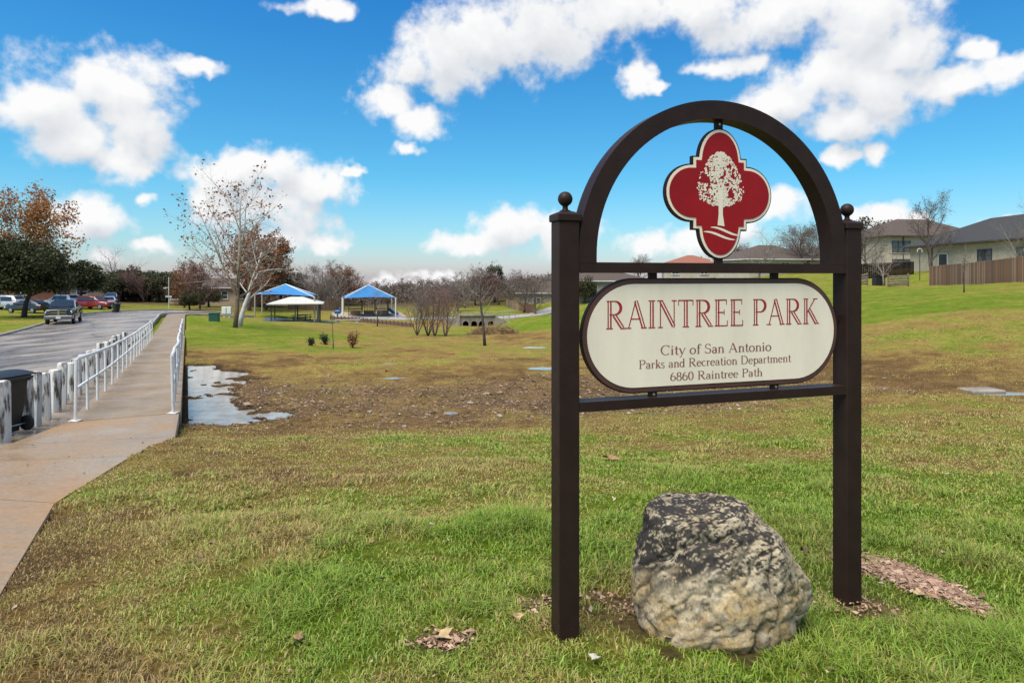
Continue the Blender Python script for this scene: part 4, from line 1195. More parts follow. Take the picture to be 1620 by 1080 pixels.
# ------------------------------------------------------------------ vehicles
M_glass = pmat('car_glass', (0.02, 0.025, 0.03), .06, .1, 2, spec=.8)
M_chrome = pmat('chrome', (0.6, 0.6, 0.6), .18, .05, 5, metal=1.0)
M_bump = pmat('dull_bumper', (.16, .16, .165), .35, .1, 5, metal=.6)
M_lamp = pmat('lamp_glass', (0.65, 0.65, 0.62), .15, .1, 20, spec=.8)
M_tail = pmat('tail_lamp', (0.35, 0.01, 0.01), .2, .1, 20)
M_plate = pmat('plate_white', (0.7, 0.7, 0.68), .5, .05, 20)
M_rim = pmat('alloy_rim', (0.5, 0.5, 0.5), .3, .1, 9, metal=.9)
def paint(name, c): return pmat(name, c, .22, .08, 2, coat=.6)
def loft(st, mat, name, parent):
    """stations: (x, zlow, zhigh, half width low, half width high)"""
    vs, fs = [], []
    for (x, zl, zh, wl, wh) in st:
        d = (zh - zl) * .16
        vs += [(x, -wl * .95, zl), (x, -wl, zl + d), (x, -wh, zh - d), (x, -wh * .90, zh), (x, wh * .90, zh), (x, wh, zh - d), (x, wl, zl + d), (x, wl * .95, zl)]
    n = 8
    for i in range(len(st) - 1):
        for k in range(n):
            j = (k + 1) % n; fs.append((i * n + k, i * n + n + k, i * n + n + j, i * n + j))
    fs += [tuple(range(n)), tuple(range(len(vs) - 1, len(vs) - n - 1, -1))]
    return shade_auto(MB().add(vs, fs).build(name, mat, parent), 38)
def quad(pts, mat, name, parent, t=.01):
    a = [Vector(p) for p in pts]; nn = (a[1] - a[0]).cross(a[2] - a[0]).normalized() * t
    return MB().add([p + nn for p in a] + [p - nn for p in a], [(0, 1, 2, 3), (7, 6, 5, 4), (0, 4, 5, 1), (1, 5, 6, 2), (2, 6, 7, 3), (3, 7, 4, 0)]).build(name, mat, parent)
def wheel(x, y, r, wd, parent):
    Mx = Matrix.Rotation(R(90), 3, 'X')
    w = MB().lathe([(r * .6, -wd / 2), (r * .93, -wd / 2), (r, -wd / 3), (r, wd / 3), (r * .93, wd / 2), (r * .6, wd / 2)], 22)
    w.v = [tuple(Mx @ Vector(p) + Vector((x, y, r))) for p in w.v]
    o = shade_auto(w.build('wheel', M_rub, parent), 40)
    sgn = 1 if y > 0 else -1
    m = MB().lathe([(r * .62, -.01), (r * .60, .012), (r * .52, .004), (r * .2, .01), (r * .05, .02)], 22)
    Mq = Matrix.Rotation(R(-90 * sgn), 3, 'X')
    m.v = [tuple(Mq @ Vector(p) + Vector((x, y + sgn * (wd / 2 - .002), r))) for p in m.v]
    m.build('rim', M_rim, o)
def vehicle(name, label, cat, loc, rz, mat, kind='sedan', group=None):
    r = tag(empty(name, loc, rz), label, cat, group)
    if kind == 'pickup':
        Ln, hw, wr, wx = 5.8, .98, .40, (1.85, -1.75)
        body = loft([(2.90, .52, 1.08, .86, .84), (2.80, .44, 1.22, .96, .91), (2.2, .42, 1.30, hw, .94), (1.2, .42, 1.32, hw, .95), (-.9, .40, 1.24, hw, .95), (-2.8, .48, 1.26, hw, .95), (-2.88, .52, 1.20, .94, .92)], mat, 'body', r)
        cab = [(1.45, 1.26, 1.33, .90, .88), (.62, 1.22, 1.86, .90, .76), (.1, 1.22, 1.92, .90, .76), (-.75, 1.22, 1.90, .90, .76), (-1.02, 1.22, 1.80, .90, .76)]
    elif kind == 'suv':
        Ln, hw, wr, wx = 4.7, .92, .36, (1.42, -1.35)
        body = loft([(2.34, .42, .74, .76, .74), (2.2, .36, .92, .88, .82), (1.3, .34, 1.02, hw, .88), (-1.6, .34, 1.04, hw, .88), (-2.28, .38, 1.04, .88, .84), (-2.35, .46, .98, .82, .80)], mat, 'body', r)
        cab = [(1.25, 1.0, 1.03, .84, .82), (.45, 1.0, 1.62, .84, .68), (-.3, 1.0, 1.70, .84, .68), (-1.7, 1.0, 1.66, .84, .68), (-2.2, 1.0, 1.12, .82, .76)]
    else:
        Ln, hw, wr, wx = 4.75, .90, .33, (1.42, -1.38)
        body = loft([(2.38, .38, .62, .72, .70), (2.25, .30, .78, .86, .80), (1.3, .28, .90, hw, .86), (-1.5, .28, .96, hw, .86), (-2.3, .32, .92, .86, .80), (-2.38, .42, .84, .78, .74)], mat, 'body', r)
        cab = [(1.30, .88, .91, .82, .80), (.45, .90, 1.36, .82, .62), (-.25, .90, 1.45, .82, .62), (-1.1, .90, 1.38, .82, .62), (-1.95, .92, .97, .80, .74)]
    cb = loft(cab, mat, 'cabin', r)
    # windscreen, rear and side windows, set just proud of the cabin
    (x0, zl, z0, _, w0), (x1, _, z1, _, w1) = cab[0], cab[1]
    quad([(x0 - .10, -w0 * .84, z0 + .06), (x0 - .10, w0 * .84, z0 + .06), (x1 + .03, w1 * .84, z1 - .04), (x1 + .03, -w1 * .84, z1 - .04)], M_glass, 'windscreen', r, .035)
    (xa, _, za, _, wa), (xb, _, zb, _, wb) = cab[-1], cab[-2]
    if kind == 'pickup': quad([(xa - .02, -.6, 1.30), (xa - .02, -.6, 1.74), (xa - .02, .6, 1.74), (xa - .02, .6, 1.30)], M_glass, 'rear_window', r, .02)
    else: quad([(xa + .12, -wa * .8, za + .08), (xb - .03, -wb * .8, zb - .05), (xb - .03, wb * .8, zb - .05), (xa + .12, wa * .8, za + .08)], M_glass, 'rear_window', r, .035)
    top = max(c[2] for c in cab); zb_ = cab[0][1] + .08
    for sgn in (-1, 1):
        yl = sgn * (cab[1][3] - .005); yh = sgn * (cab[1][4] + .045)
        for (xf, xr_, xtf, xtr) in (((x1 + .32), -.15, x1 - .02, -.17), (-.22, cab[-2][0] - .02, -.24, cab[-2][0] + .12)):
            quad([(xf, yl, zb_), (xr_, yl, zb_), (xtr, yh, top - .16), (xtf, yh, top - .16)], M_glass, 'side_window', r, .02)
        dr = quad([(.75, sgn * (hw + .004), .55), (-.30, sgn * (hw + .004), .55), (-.30, sgn * (hw - .01), zb_ - .1), (.75, sgn * (hw - .01), zb_ - .1)], mat, 'door', r, .008)
        MB().box((-.15, sgn * (hw + .02), zb_ - .16), (.18, .03, .03)).build('handle', M_chrome, dr)
        MB().box((x1 + .45, sgn * (hw + .05), zb_ + .10), (.10, .18, .14)).build('mirror', mat, r)
        for x in wx: wheel(x, sgn * (hw - .09), wr, .22, r)
        xf = Ln / 2; zh = 1.0 if kind == 'pickup' else (.74 if kind == 'suv' else .63)
        MB().cbox((xf - .10, sgn * (hw - .20), zh), (.16, .26, .20 if kind == 'pickup' else .13), .02).build('headlight', M_lamp, r)
        MB().cbox((-xf + .06, sgn * (hw - .12), zh + .08), (.12, .16, .28), .02).build('tail_light', M_tail, r)
    xf = Ln / 2
    gz_ = .97 if kind == 'pickup' else .56
    gr = MB().cbox((xf - .03, 0, gz_), (.10, 1.10, .40 if kind == 'pickup' else .16), .02).build('grille', M_glass, r)
    if kind == 'pickup':
        m = MB().box((xf + .03, 0, gz_), (.03, 1.05, .05)); m.box((xf + .03, 0, gz_), (.03, .09, .40)); m.box((xf + .025, 0, gz_ + .2), (.05, 1.2, .06)); m.box((xf + .025, 0, gz_ - .2), (.05, 1.2, .06)); m.build('crossbar', M_chrome, gr)
        MB().cbox((xf + .03, 0, .60), (.22, 1.92, .26), .03).build('bumper', M_bump, r)
        MB().box((-1.95, 0, 1.263), (1.7, 1.60, .012)).build('bed_cover', M_rub, r)
    else: MB().cbox((xf - .02, 0, .42), (.14, 1.5, .13), .03).build('bumper', mat, r)
    MB().box((xf + .14 if kind == 'pickup' else xf + .055, 0, .58 if kind == 'pickup' else .43), (.012, .32, .16)).build('licence_plate', M_plate, r)
    return r
def rh(x, y): return float(H(np.array([x]), np.array([y]))[0])
P_black, P_dk = paint('black_car_paint', (.012, .013, .015)), paint('dark_grey_car_paint', (.014, .015, .016))
P_redc, P_wht, P_blu, P_sil = paint('red_car_paint', (.22, .012, .015)), paint('white_car_paint', (.6, .6, .6)), paint('blue_car_paint', (.02, .045, .10)), paint('silver_car_paint', (.33, .35, .37))
def by_road(u, Y, off=None):
    x = (u - CU) / F * Y
    o_, i_ = road_off(np.array([x]), np.array([Y])); i_ = i_[0]
    if off is not None: x, Y = cl[i_] + nr[i_] * off
    return x, Y
dirz = math.atan2(-DY, -DX)        # facing the camera along the road
x, y = by_road(98, 55.5, -2.75); vehicle('pickup_truck', 'dark pickup truck with chrome grille parked at the far kerb', 'pickup truck', (x, y, rh(x, y)), dirz, P_dk, 'pickup')
x = (46 - CU) / F * 72; vehicle('sedan', 'black sedan parked on the driveway behind the dark oak tree', 'car', (x, 72, gz(x, 72)), R(168), P_black, 'sedan')
x = (8 - CU) / F * 79; vehicle('parked_car', 'silver car parked behind the black sedan under the oak', 'car', (x, 79, gz(x, 79)), R(172), P_sil, 'suv')
x = (98 - CU) / F * 86; vehicle('parked_car', 'white car parked on the driveway behind the dark pickup truck', 'car', (x, 86, gz(x, 86)), R(165), P_wht, 'suv')
x = (150 - CU) / F * 84; vehicle('parked_car', 'red car parked across the driveway past the pickup truck', 'car', (x, 84, gz(x, 84)), R(-8), P_redc, 'suv')
x, y = (173 - CU) / F * 92, 92; vehicle('parked_car', 'pale silver sedan parked beyond the red car', 'car', (x, y, gz(x, y)), dirz, P_sil, 'sedan')
x, y = (176 - CU) / F * 104, 104; vehicle('parked_car', 'blue car parked farthest along the street', 'car', (x, y, gz(x, y)), dirz, P_blu, 'suv')
x, y = by_road(183, 74, -3.3); cart((x, y, rh(x, y)), R(60), 'dark trash cart standing alone at the far kerb past the pickup truck', M_cart)

# ------------------------------------------------------------------ trees
M_bark = pmat('grey_brown_bark', (.10, .075, .058), .9, .35, 6, bump=.4, stretch=(1, 1, .3))
M_barkd = pmat('dark_bark', (.055, .042, .034), .9, .35, 6, bump=.4, stretch=(1, 1, .3))
M_twig = pmat('pale_grey_twig', (.20, .165, .14), .9, .25, 2)
M_twigr = pmat('reddish_twig', (.17, .105, .085), .9, .25, 2)
def syc_mat():
    m = pmat('sycamore_bark', (.15, .095, .06), .85, .3, 3.0, col2=(.38, .34, .29), bump=.2, detail=6)
    N, L = m.node_tree.nodes, m.node_tree.links
    r = [n for n in N if n.type == 'VALTORGB'][0]; nz = [n for n in N if n.type == 'TEX_NOISE'][0]
    tc = [n for n in N if n.type == 'TEX_COORD'][0]
    sp = N.new('ShaderNodeSeparateXYZ'); L.new(tc.outputs['Object'], sp.inputs[0])
    mr = N.new('ShaderNodeMapRange'); mr.inputs[1].default_value = 2.0; mr.inputs[2].default_value = 9.0; mr.inputs[3].default_value = -.22; mr.inputs[4].default_value = .16
    L.new(sp.outputs[2], mr.inputs[0])
    ad = N.new('ShaderNodeMath'); ad.operation = 'ADD'; L.new(nz.outputs[0], ad.inputs[0]); L.new(mr.outputs[0], ad.inputs[1]); L.new(ad.outputs[0], r.inputs[0])
    return m
M_syc = syc_mat()
M_leaf = attrmat('leaf', rough=.6, transl=.25)
def grow(g, length, radius, spec, lean=(0, 0), wander=.12):
    """spec per level: (children, length ratio, angle deg, first fraction, tropism)"""
    out = []
    def br(p, d, L, r, lev):
        nseg = 7 if lev == 0 else (5 if lev == 1 else (4 if lev == 2 else 3))
        pts, rad, ds = [p.copy()], [r], [d.copy()]
        for i in range(nseg):
            trop = spec[min(lev, len(spec) - 1)][4]
            d = (d + Vector((g.gauss(0, wander), g.gauss(0, wander), g.gauss(0, wander) + trop))).normalized()
            p = p + d * (L / nseg); pts.append(p.copy()); ds.append(d.copy())
            rad.append(max(r * (1 - (i + 1) / nseg * (.72 if lev else .80)), .004))
        out.append((pts, rad, lev))
        if lev < len(spec) - 1 or (lev == len(spec) - 1 and False):
            nc, lr, an, f0, _ = spec[lev]
            for k in range(nc):
                f = f0 + (1 - f0) * (k + g.uniform(0, .9)) / nc
                x = f * nseg; i = min(int(x), nseg - 1); q = pts[i].lerp(pts[i + 1], x - i); dd = ds[i + 1]
                rr = rad[i] + (rad[i + 1] - rad[i]) * (x - i)
                az = k * 2.4 + g.uniform(-.5, .5); a = R(an * g.uniform(.7, 1.3))
                u = dd.orthogonal().normalized(); w = dd.cross(u)
                nd_ = dd * math.cos(a) + (u * math.cos(az) + w * math.sin(az)) * math.sin(a)
                br(q, nd_.normalized(), L * lr * g.uniform(.7, 1.2) * (1.15 - .5 * f), rr * .50, lev + 1)
    br(Vector((0, 0, 0)), Vector((lean[0], lean[1], 1)).normalized(), length, radius, 0)
    return out
def wood_mesh(br, name, mat, levels=None):
    mb = MB()
    for (pts, rad, lev) in br:
        if levels and lev not in levels: continue
        mb.tube(pts, rad, 8 if lev == 0 else (6 if lev == 1 else 3), cap=lev == 0)
    return mb.mesh(name, mat, smooth=True)
def leaf_mesh(pts, size, cols, seed, per=1, spread=.1, name='crown', mat=None):
    g = np.random.default_rng(seed); pts = np.repeat(np.asarray(pts, float), per, 0); n = len(pts)
    c = pts + g.normal(0, spread, (n, 3))
    a = g.normal(size=(n, 3)); a /= np.linalg.norm(a, axis=1)[:, None]
    b = np.cross(a, g.normal(size=(n, 3))); b /= np.linalg.norm(b, axis=1)[:, None] + 1e-9
    s = size * g.uniform(.6, 1.3, (n, 1))
    V = np.stack([c - a * s, c + b * s * .55 + a * s * .1, c + a * s, c - b * s * .55 + a * s * .1], 1).reshape(-1, 3)
    i = np.arange(n) * 4; q = np.stack([i, i + 1, i + 2, i + 3], 1)
    col = C_mix(g.uniform(size=n), cols) * g.uniform(.75, 1.25, (n, 1))
    col = np.repeat(np.clip(col, 0, 1), 4, 0)
    return fast_mesh(name, V, q.ravel(), np.full(n, 4), mat or M_leaf, {'col': np.c_[col, np.ones(len(col))]})
def tips(br, levels, frac=.35, g=None):
    out = []
    for (pts, rad, lev) in br:
        if lev in levels:
            for k in range(len(pts) - 1):
                for t in (0.25, .75):
                    if g is None or g.random() < frac: out.append(pts[k].lerp(pts[k + 1], t)[:])
    return out
def foliage_pts(seed, n, rx, ry, rz, cz, clumps, csize):
    g = np.random.default_rng(seed); out = []
    per = n // clumps
    for k in range(clumps):
        d = g.normal(size=3); d /= np.linalg.norm(d); r = g.uniform(.45, 1.0) ** .6
        if d[2] < -.55: d[2] *= .5
        c = np.array([d[0] * rx * r, d[1] * ry * r, cz + d[2] * rz * r]); s = csize * g.uniform(.6, 1.3)
        q = g.normal(size=(per, 3)); q /= np.linalg.norm(q, axis=1)[:, None]
        out.append(c + q * (g.uniform(0, 1, (per, 1)) ** .45) * np.array([s, s, s * .75]))
    return np.concatenate(out)
def put_tree(name, label, group, loc, parts, rz=0, sc=1.0, cat='tree', sz=None):
    r = tag(empty(name, loc, rz), label, cat, group); r.scale = (sc, sc, sz or sc)
    for nm, me in parts: link(nm, me, r)
    return r
RUST = [(0, (.12, .045, .022)), (.5, (.22, .085, .035)), (1, (.32, .15, .06))]
TANL = [(0, (.20, .085, .03)), (.5, (.37, .17, .06)), (1, (.46, .25, .10))]
EVER = [(0, (.020, .027, .010)), (.6, (.045, .052, .018)), (1, (.085, .085, .03))]
GREY = [(0, (.10, .075, .06)), (1, (.22, .17, .14))]
MAUV = [(0, (.10, .048, .042)), (.6, (.17, .09, .075)), (1, (.24, .15, .125))]

# tall sycamore by the mound (two main stems)
g = random.Random(21)
b1 = grow(g, 12.4, .235, [(20, .46, 58, .22, .045), (9, .48, 45, .2, .05), (8, .42, 45, .15, .02), (0, .4, 40, .2, .0)], (.0, 0), .07)
b1 += [(p_, r_2, l_ + 0) for (p_, r_2, l_) in [([q_ + Vector((0, 0, 3.2)) for q_ in a_], [x_ * .7 for x_ in b_], max(1, c_)) for (a_, b_, c_) in grow(random.Random(5), 8.6, .17, [(14, .42, 50, .2, .05), (8, .48, 45, .2, .05), (6, .42, 45, .15, .02), (0, .4, 40, .2, .0)], (-.30, .05), .06)]]
p0 = at(372, 50)
lv = leaf_mesh([p for p in tips(b1, (2, 3), .028, g)], .14, RUST, 5, 2, .15)
put_tree('sycamore_tree', 'tall bare sycamore with peeling pale bark and a few rust leaves by the walkway', None, p0 - Vector((0, 0, .1)), [('trunk', wood_mesh(b1, 'trunk', M_syc, (0,))), ('branches', wood_mesh(b1, 'branches', M_syc, (1, 2, 3))), ('crown', lv)], 0, .84)
g = random.Random(8)
b2 = grow(g, 6.5, .22, [(9, .55, 55, .3, .03), (6, .5, 45, .25, .04), (5, .45, 45, .2, .02), (0, .4, 40, .2, .0)], (.06, 0), .10)
M_sycw = pmat('white_bark', (.34, .31, .27), .85, .3, 2.5, col2=(.58, .56, .52), bump=.15)
put_tree('sycamore_tree', 'small white barked sycamore leaning just behind the tall sycamore', None, at(379, 54) - Vector((0, 0, .1)), [('trunk', wood_mesh(b2, 'trunk', M_sycw, (0,))), ('branches', wood_mesh(b2, 'branches', M_sycw, (1, 2, 3))), ('crown', leaf_mesh(tips(b2, (2, 3), .12, g), .10, RUST, 6, 2, .15))])

# dark evergreen oaks and leafy sycamore on the left
def oak(seed, h, rx, rz, n=12000, cl_=70, cs=1.3, leaf=.14, cols=EVER):
    g = random.Random(seed)
    b = grow(g, h * .62, .26, [(8, .7, 50, .35, .02), (5, .6, 45, .3, .02), (0, .5, 40, .2, 0)], (0, 0), .1)
    f = foliage_pts(seed, n, rx, rx, rz, h - rz - cs * .5, cl_, cs)
    return [('trunk', wood_mesh(b, 'trunk', M_barkd)), ('crown', leaf_mesh(f, leaf, cols, seed))]
q = at(38, 64)
put_tree('oak_tree', 'dense dark evergreen oak standing on the lawn over the black sedan', None, q, oak(3, 8.0, 3.7, 3.0, 30000, 120, 1.25, .15))
put_tree('oak_tree', 'small dark evergreen tree behind the dense oak beside the driveway', None, at(126, 92), oak(4, 6.6, 2.6, 2.4, 9000, 40, 1.0, .16))
g = random.Random(31)
b3 = grow(g, 11.6, .34, [(16, .52, 46, .22, .05), (7, .5, 45, .25, .05), (5, .45, 45, .2, .02), (0, .4, 40, .2, .0)], (.05, 0), .08)
put_tree('sycamore_tree', 'tall sycamore with many rusty brown leaves rising behind the dark oak', None, at(20, 82), [('trunk', wood_mesh(b3, 'trunk', M_syc, (0,))), ('branches', wood_mesh(b3, 'branches', M_syc, (1, 2, 3))), ('crown', leaf_mesh(tips(b3, (1, 2, 3), .75, g), .17, TANL, 7, 3, .40))])

# background prototypes
def bare(seed, h, r, spec, mat, leafcol=None, frac=.2, leaf=.08, wander=.13):
    g = random.Random(seed); b = grow(g, h, r, spec, (g.uniform(-.08, .08), 0), wander)
    parts = [('trunk', wood_mesh(b, 'trunk', mat, (0,))), ('branches', wood_mesh(b, 'branches', mat, tuple(range(1, 6))))]
    if leafcol: parts.append(('crown', leaf_mesh(tips(b, (len(spec) - 1, len(spec) - 2), frac, g), leaf, leafcol, seed, 2, .12)))
    return parts
SP4 = [(12, .62, 42, .12, .05), (9, .55, 40, .15, .05), (8, .5, 40, .12, .03), (0, .4, 40, .2, .02)]
BARE_A = bare(41, 6.0, .16, SP4, M_twig)
BARE_B = bare(42, 6.0, .16, SP4, M_twigr, MAUV, .35, .09)
BARE_C = bare(43, 6.0, .17, SP4, M_bark, GREY, .3, .06)
BARE_D = bare(44, 6.0, .17, SP4, M_twigr, RUST, .45, .11)
OAK_A = oak(51, 6.0, 2.6, 2.1, 7000, 36, 1.05, .15)
OAK_B = oak(52, 6.0, 2.3, 2.4, 7000, 34, .95, .15, [(0, (.03, .035, .014)), (.6, (.065, .062, .024)), (1, (.11, .10, .04))])
CEDAR = oak(53, 6.5, 1.6, 2.7, 7000, 34, .8, .13, [(0, (.025, .03, .014)), (.6, (.05, .055, .025)), (1, (.08, .08, .04))])
gg = random.Random(77)
ORD = ['first', 'second', 'third', 'fourth', 'fifth', 'sixth', 'seventh', 'eighth', 'ninth']
def bgtree(parts, u, Y, h, label, group=None, name='tree', wide=1.0):
    p = at(u, Y); k = h / 7.2
    return put_tree(name, label, group, p - Vector((0, 0, .15)), parts, gg.uniform(0, 6.28), k * wide, 'tree', k)
for n_, (u, Y, h) in enumerate([(176, 120, 6.5), (195, 125, 7.5), (214, 118, 6.6), (236, 122, 7.2), (252, 116, 6.4), (266, 120, 7.0), (204, 128, 8.0), (186, 115, 6.0)]):
    bgtree(OAK_A if n_ % 2 else OAK_B, u, Y, h * 1.0, 'dark evergreen tree in the row at the street end, ' + ORD[n_] + ' counted from the blue car', 'evergreens at the end of the street', 'evergreen_tree', 1.25)
bgtree(BARE_A, 193, 126, 10.0, 'bare pale tree rising out of the evergreens at the street end', None, 'bare_tree')
bgtree(BARE_B, 228, 114, 6.0, 'bare brownish tree among the evergreens at the street end', None, 'bare_tree')
bgtree(BARE_D, 291, 98, 6.2, 'reddish brown tree in front of the beige house left of its door', None, 'rusty_tree', 1.0)
bgtree(BARE_B, 316, 96, 7.2, 'mauve leaved tree shading the beige house roof', None, 'rusty_tree', 1.1)
bgtree(OAK_B, 330, 104, 4.4, 'low olive evergreen in front of the beige house window', None, 'evergreen_tree', 1.3)
bgtree(OAK_A, 284, 108, 5.0, 'dark evergreen at the end wall of the beige house', None, 'evergreen_tree', 1.2)
bgtree(OAK_B, 300, 92, 3.6, 'low olive evergreen shrub tree before the beige house', None, 'evergreen_tree', 1.2)
bgtree(BARE_D, 395, 100, 11.5, 'dense rust brown tree behind the pale sycamores', None, 'rusty_tree', 1.15)
bgtree(BARE_D, 420, 106, 10.5, 'rust brown tree behind the large blue canopy', None, 'rusty_tree', 1.1)
bgtree(OAK_A, 410, 112, 9.0, 'dark evergreen tree between the rust brown trees', None, 'evergreen_tree', 1.2)
bgtree(CEDAR, 445, 125, 7.0, 'dark evergreen tree over the large blue canopy', None, 'evergreen_tree', 1.4)
bgtree(CEDAR, 470, 130, 7.0, 'dark evergreen tree left of the bare grove by the playground', None, 'evergreen_tree', 1.4)
for n_, (u, Y, h, pt) in enumerate([(497, 122, 7.6, BARE_A), (512, 126, 8.0, BARE_C), (526, 120, 7.4, BARE_A), (540, 124, 7.2, BARE_C), (508, 112, 6.0, BARE_C), (534, 113, 6.0, BARE_A)]):
    bgtree(pt, u, Y, h, 'bare grey brown tree in the grove between the blue canopies, ' + ORD[n_] + ' from the shelter', 'bare grove between the blue canopies', 'bare_tree', 1.25)
bgtree(BARE_D, 552, 124, 6.6, 'rust tinged bare tree at the right end of the grove', None, 'rusty_tree', 1.2)
for n_, (u, Y, h, pt) in enumerate([(572, 135, 4.6, BARE_B), (588, 128, 4.2, BARE_C), (604, 132, 4.6, BARE_C), (620, 140, 4.4, BARE_B), (638, 135, 4.2, BARE_C), (655, 150, 4.6, BARE_A), (672, 145, 4.4, BARE_C)]):
    bgtree(pt, u, Y, h, 'low bare brown thicket tree behind the far blue canopy, ' + ORD[n_] + ' from the grove', 'thicket behind the far blue canopy', 'bare_tree', 1.5)
for n_, (u, Y, h, pt) in enumerate([(715, 118, 5.8, BARE_C), (735, 114, 6.2, BARE_A), (752, 118, 6.2, BARE_C), (790, 116, 6.0, BARE_B), (808, 112, 5.4, BARE_C), (725, 108, 4.8, BARE_C), (745, 128, 6.6, BARE_A)]):
    bgtree(pt, u, Y, h, 'bare brown thicket tree behind the arched culvert, ' + ORD[n_] + ' from the shrub clump', 'thicket behind the culvert', 'bare_tree', 1.4)
bgtree(CEDAR, 783, 122, 8.0, 'green cedar poking out of the thicket behind the culvert', None, 'evergreen_tree', 1.0)
bgtree(BARE_C, 829, 104, 6.4, 'spreading bare tree standing at the wooden fence by the tan house', None, 'bare_tree', 1.3)
bgtree(BARE_C, 848, 100, 5.8, 'spreading bare tree in front of the tan house wall', None, 'bare_tree', 1.2)
SPS = [(5, .7, 30, .1, .08), (7, .6, 34, .2, .06), (6, .5, 36, .15, .03), (0, .4, 40, .2, .02)]
def cluster(u, Y, h, seed, label, mat, leafcol):
    """multi-stem bare shrub tree"""
    g = random.Random(seed); br = []
    for k in range(6):
        a = k * 1.05 + g.uniform(-.3, .3); b = grow(g, h * g.uniform(.6, .8), .055, [(7, .5, 30, .2, .06), (6, .5, 34, .15, .04), (4, .45, 36, .1, .02), (0, .4, 40, .2, .02)][:4], (.42 * math.cos(a), .42 * math.sin(a)), .09)
        br += b
    parts = [('stem', wood_mesh(br, 'stem', mat, (0,))), ('branches', wood_mesh(br, 'branches', mat, (1, 2, 3))), ('crown', leaf_mesh(tips(br, (2, 3), .14, g), .05, leafcol, seed, 1, .06))]
    return put_tree('bare_shrub', label, 'bare shrub trees in the field', at(u, Y) - Vector((0, 0, .08)), parts, 0, 1.0, 'shrub')
cluster(660, 66, 5.4, 1, 'pale bare multi stemmed shrub tree at the outer end of the clump', M_twig, GREY)
cluster(677, 65, 5.8, 2, 'bare brown multi stemmed shrub tree in the middle of the clump', M_bark, GREY)
cluster(688, 64, 6.4, 3, 'tallest bare multi stemmed shrub tree of the clump in the field', M_twigr, MAUV)
cluster(705, 62, 5.4, 4, 'reddish bare multi stemmed shrub tree closest to the lone young tree', M_twigr, MAUV)
def young(u, Y, h, seed, label, spec=None, mat=M_barkd, leafcol=GREY, r=.06, name='young_tree'):
    g = random.Random(seed); b = grow(g, h, r, spec or [(11, .45, 40, .38, .06), (6, .5, 40, .2, .04), (4, .45, 40, .2, .02), (0, .4, 40, .2, 0)], (0, 0), .05)
    parts = [('trunk', wood_mesh(b, 'trunk', mat, (0,))), ('branches', wood_mesh(b, 'branches', M_twig if mat is M_barkd else mat, (1, 2, 3)))]
    if leafcol: parts.append(('crown', leaf_mesh(tips(b, (2, 3), .08, g), .045, leafcol, seed, 1, .05)))
    return put_tree(name, label, None, at(u, Y) - Vector((0, 0, .05)), parts, 0, 1, 'tree')
young(767, 40.5, 4.2, 12, 'lone bare young tree with dark trunk standing in the brown field', r=.10)
young(527, 33, 2.2, 13, 'slender staked sapling in the grass below the picnic shelter', [(4, .25, 25, .6, .05), (3, .4, 30, .3, .02), (0, .4, 30, .3, 0)], M_bark, None, .03, 'sapling')
young(1525, 40, 2.4, 14, 'small bare sapling on the green slope in front of the plank fence', [(9, .35, 30, .45, .06), (5, .45, 35, .2, .03), (3, .4, 35, .2, 0), (0, .3, 30, .2, 0)], M_barkd, GREY, .045, 'sapling')
young(597, 80, 3.6, 15, 'young bushy tree beside the timber retaining edge', [(14, .55, 50, .3, .04), (7, .5, 45, .2, .02), (5, .45, 40, .2, 0), (0, .3, 30, .2, 0)], M_barkd, GREY, .08)
def shrub(u, Y, h, seed, label, cols, n=500, w=.6):
    g = np.random.default_rng(seed); r = random.Random(seed); br = []
    for k in range(9):
        a = k * .7; br += grow(r, h * r.uniform(.6, 1), .012, [(4, .4, 30, .3, .05), (0, .4, 30, .2, 0)], (.5 * math.cos(a) * w, .5 * math.sin(a) * w), .08)
    pts = tips(br, (0, 1), .9, r)
    parts = [('stem', wood_mesh(br, 'stem', M_barkd)), ('crown', leaf_mesh(pts, .05, cols, seed, max(1, n // len(pts)), .06))]
    return put_tree('shrub', label, 'small shrubs in the field', at(u, Y), parts, 0, 1, 'shrub')
shrub(514, 36, .62, 1, 'low green shrub beside the slender sapling', [(0, (.03, .05, .02)), (1, (.09, .11, .05))], 500)
shrub(558, 34, .75, 2, 'brown leafed upright shrub right of the slender sapling', RUST, 700)
shrub(492, 35, .35, 3, 'tiny low green shrub left of the slender sapling', EVER, 300)
# brush pile in front of the culvert
br = []; r_ = random.Random(5)
mb = MB()
for k in range(420):
    a = r_.uniform(0, 6.28); rad = r_.random() ** .5; x, y = rad * 2.6 * math.cos(a), rad * 1.2 * math.sin(a); z = (1 - rad * rad) * 1.0 * r_.random()
    d = Vector((r_.gauss(0, 1), r_.gauss(0, .6), r_.gauss(0, .35))).normalized() * r_.uniform(.4, 1.0)
    mb.tube([(x - d.x / 2, y - d.y / 2, max(.0, z - d.z / 2)), (x + d.x / 2, y + d.y / 2, max(.02, z + d.z / 2 + .1))], .025, 3)
M_brush = pmat('dry_brush', (.22, .13, .065), .9, .3, 3)
tag(mb.build('brush_pile', M_brush, loc=at(783, 62)), 'low heap of dry brown brush beside the lone young tree', 'brush pile')

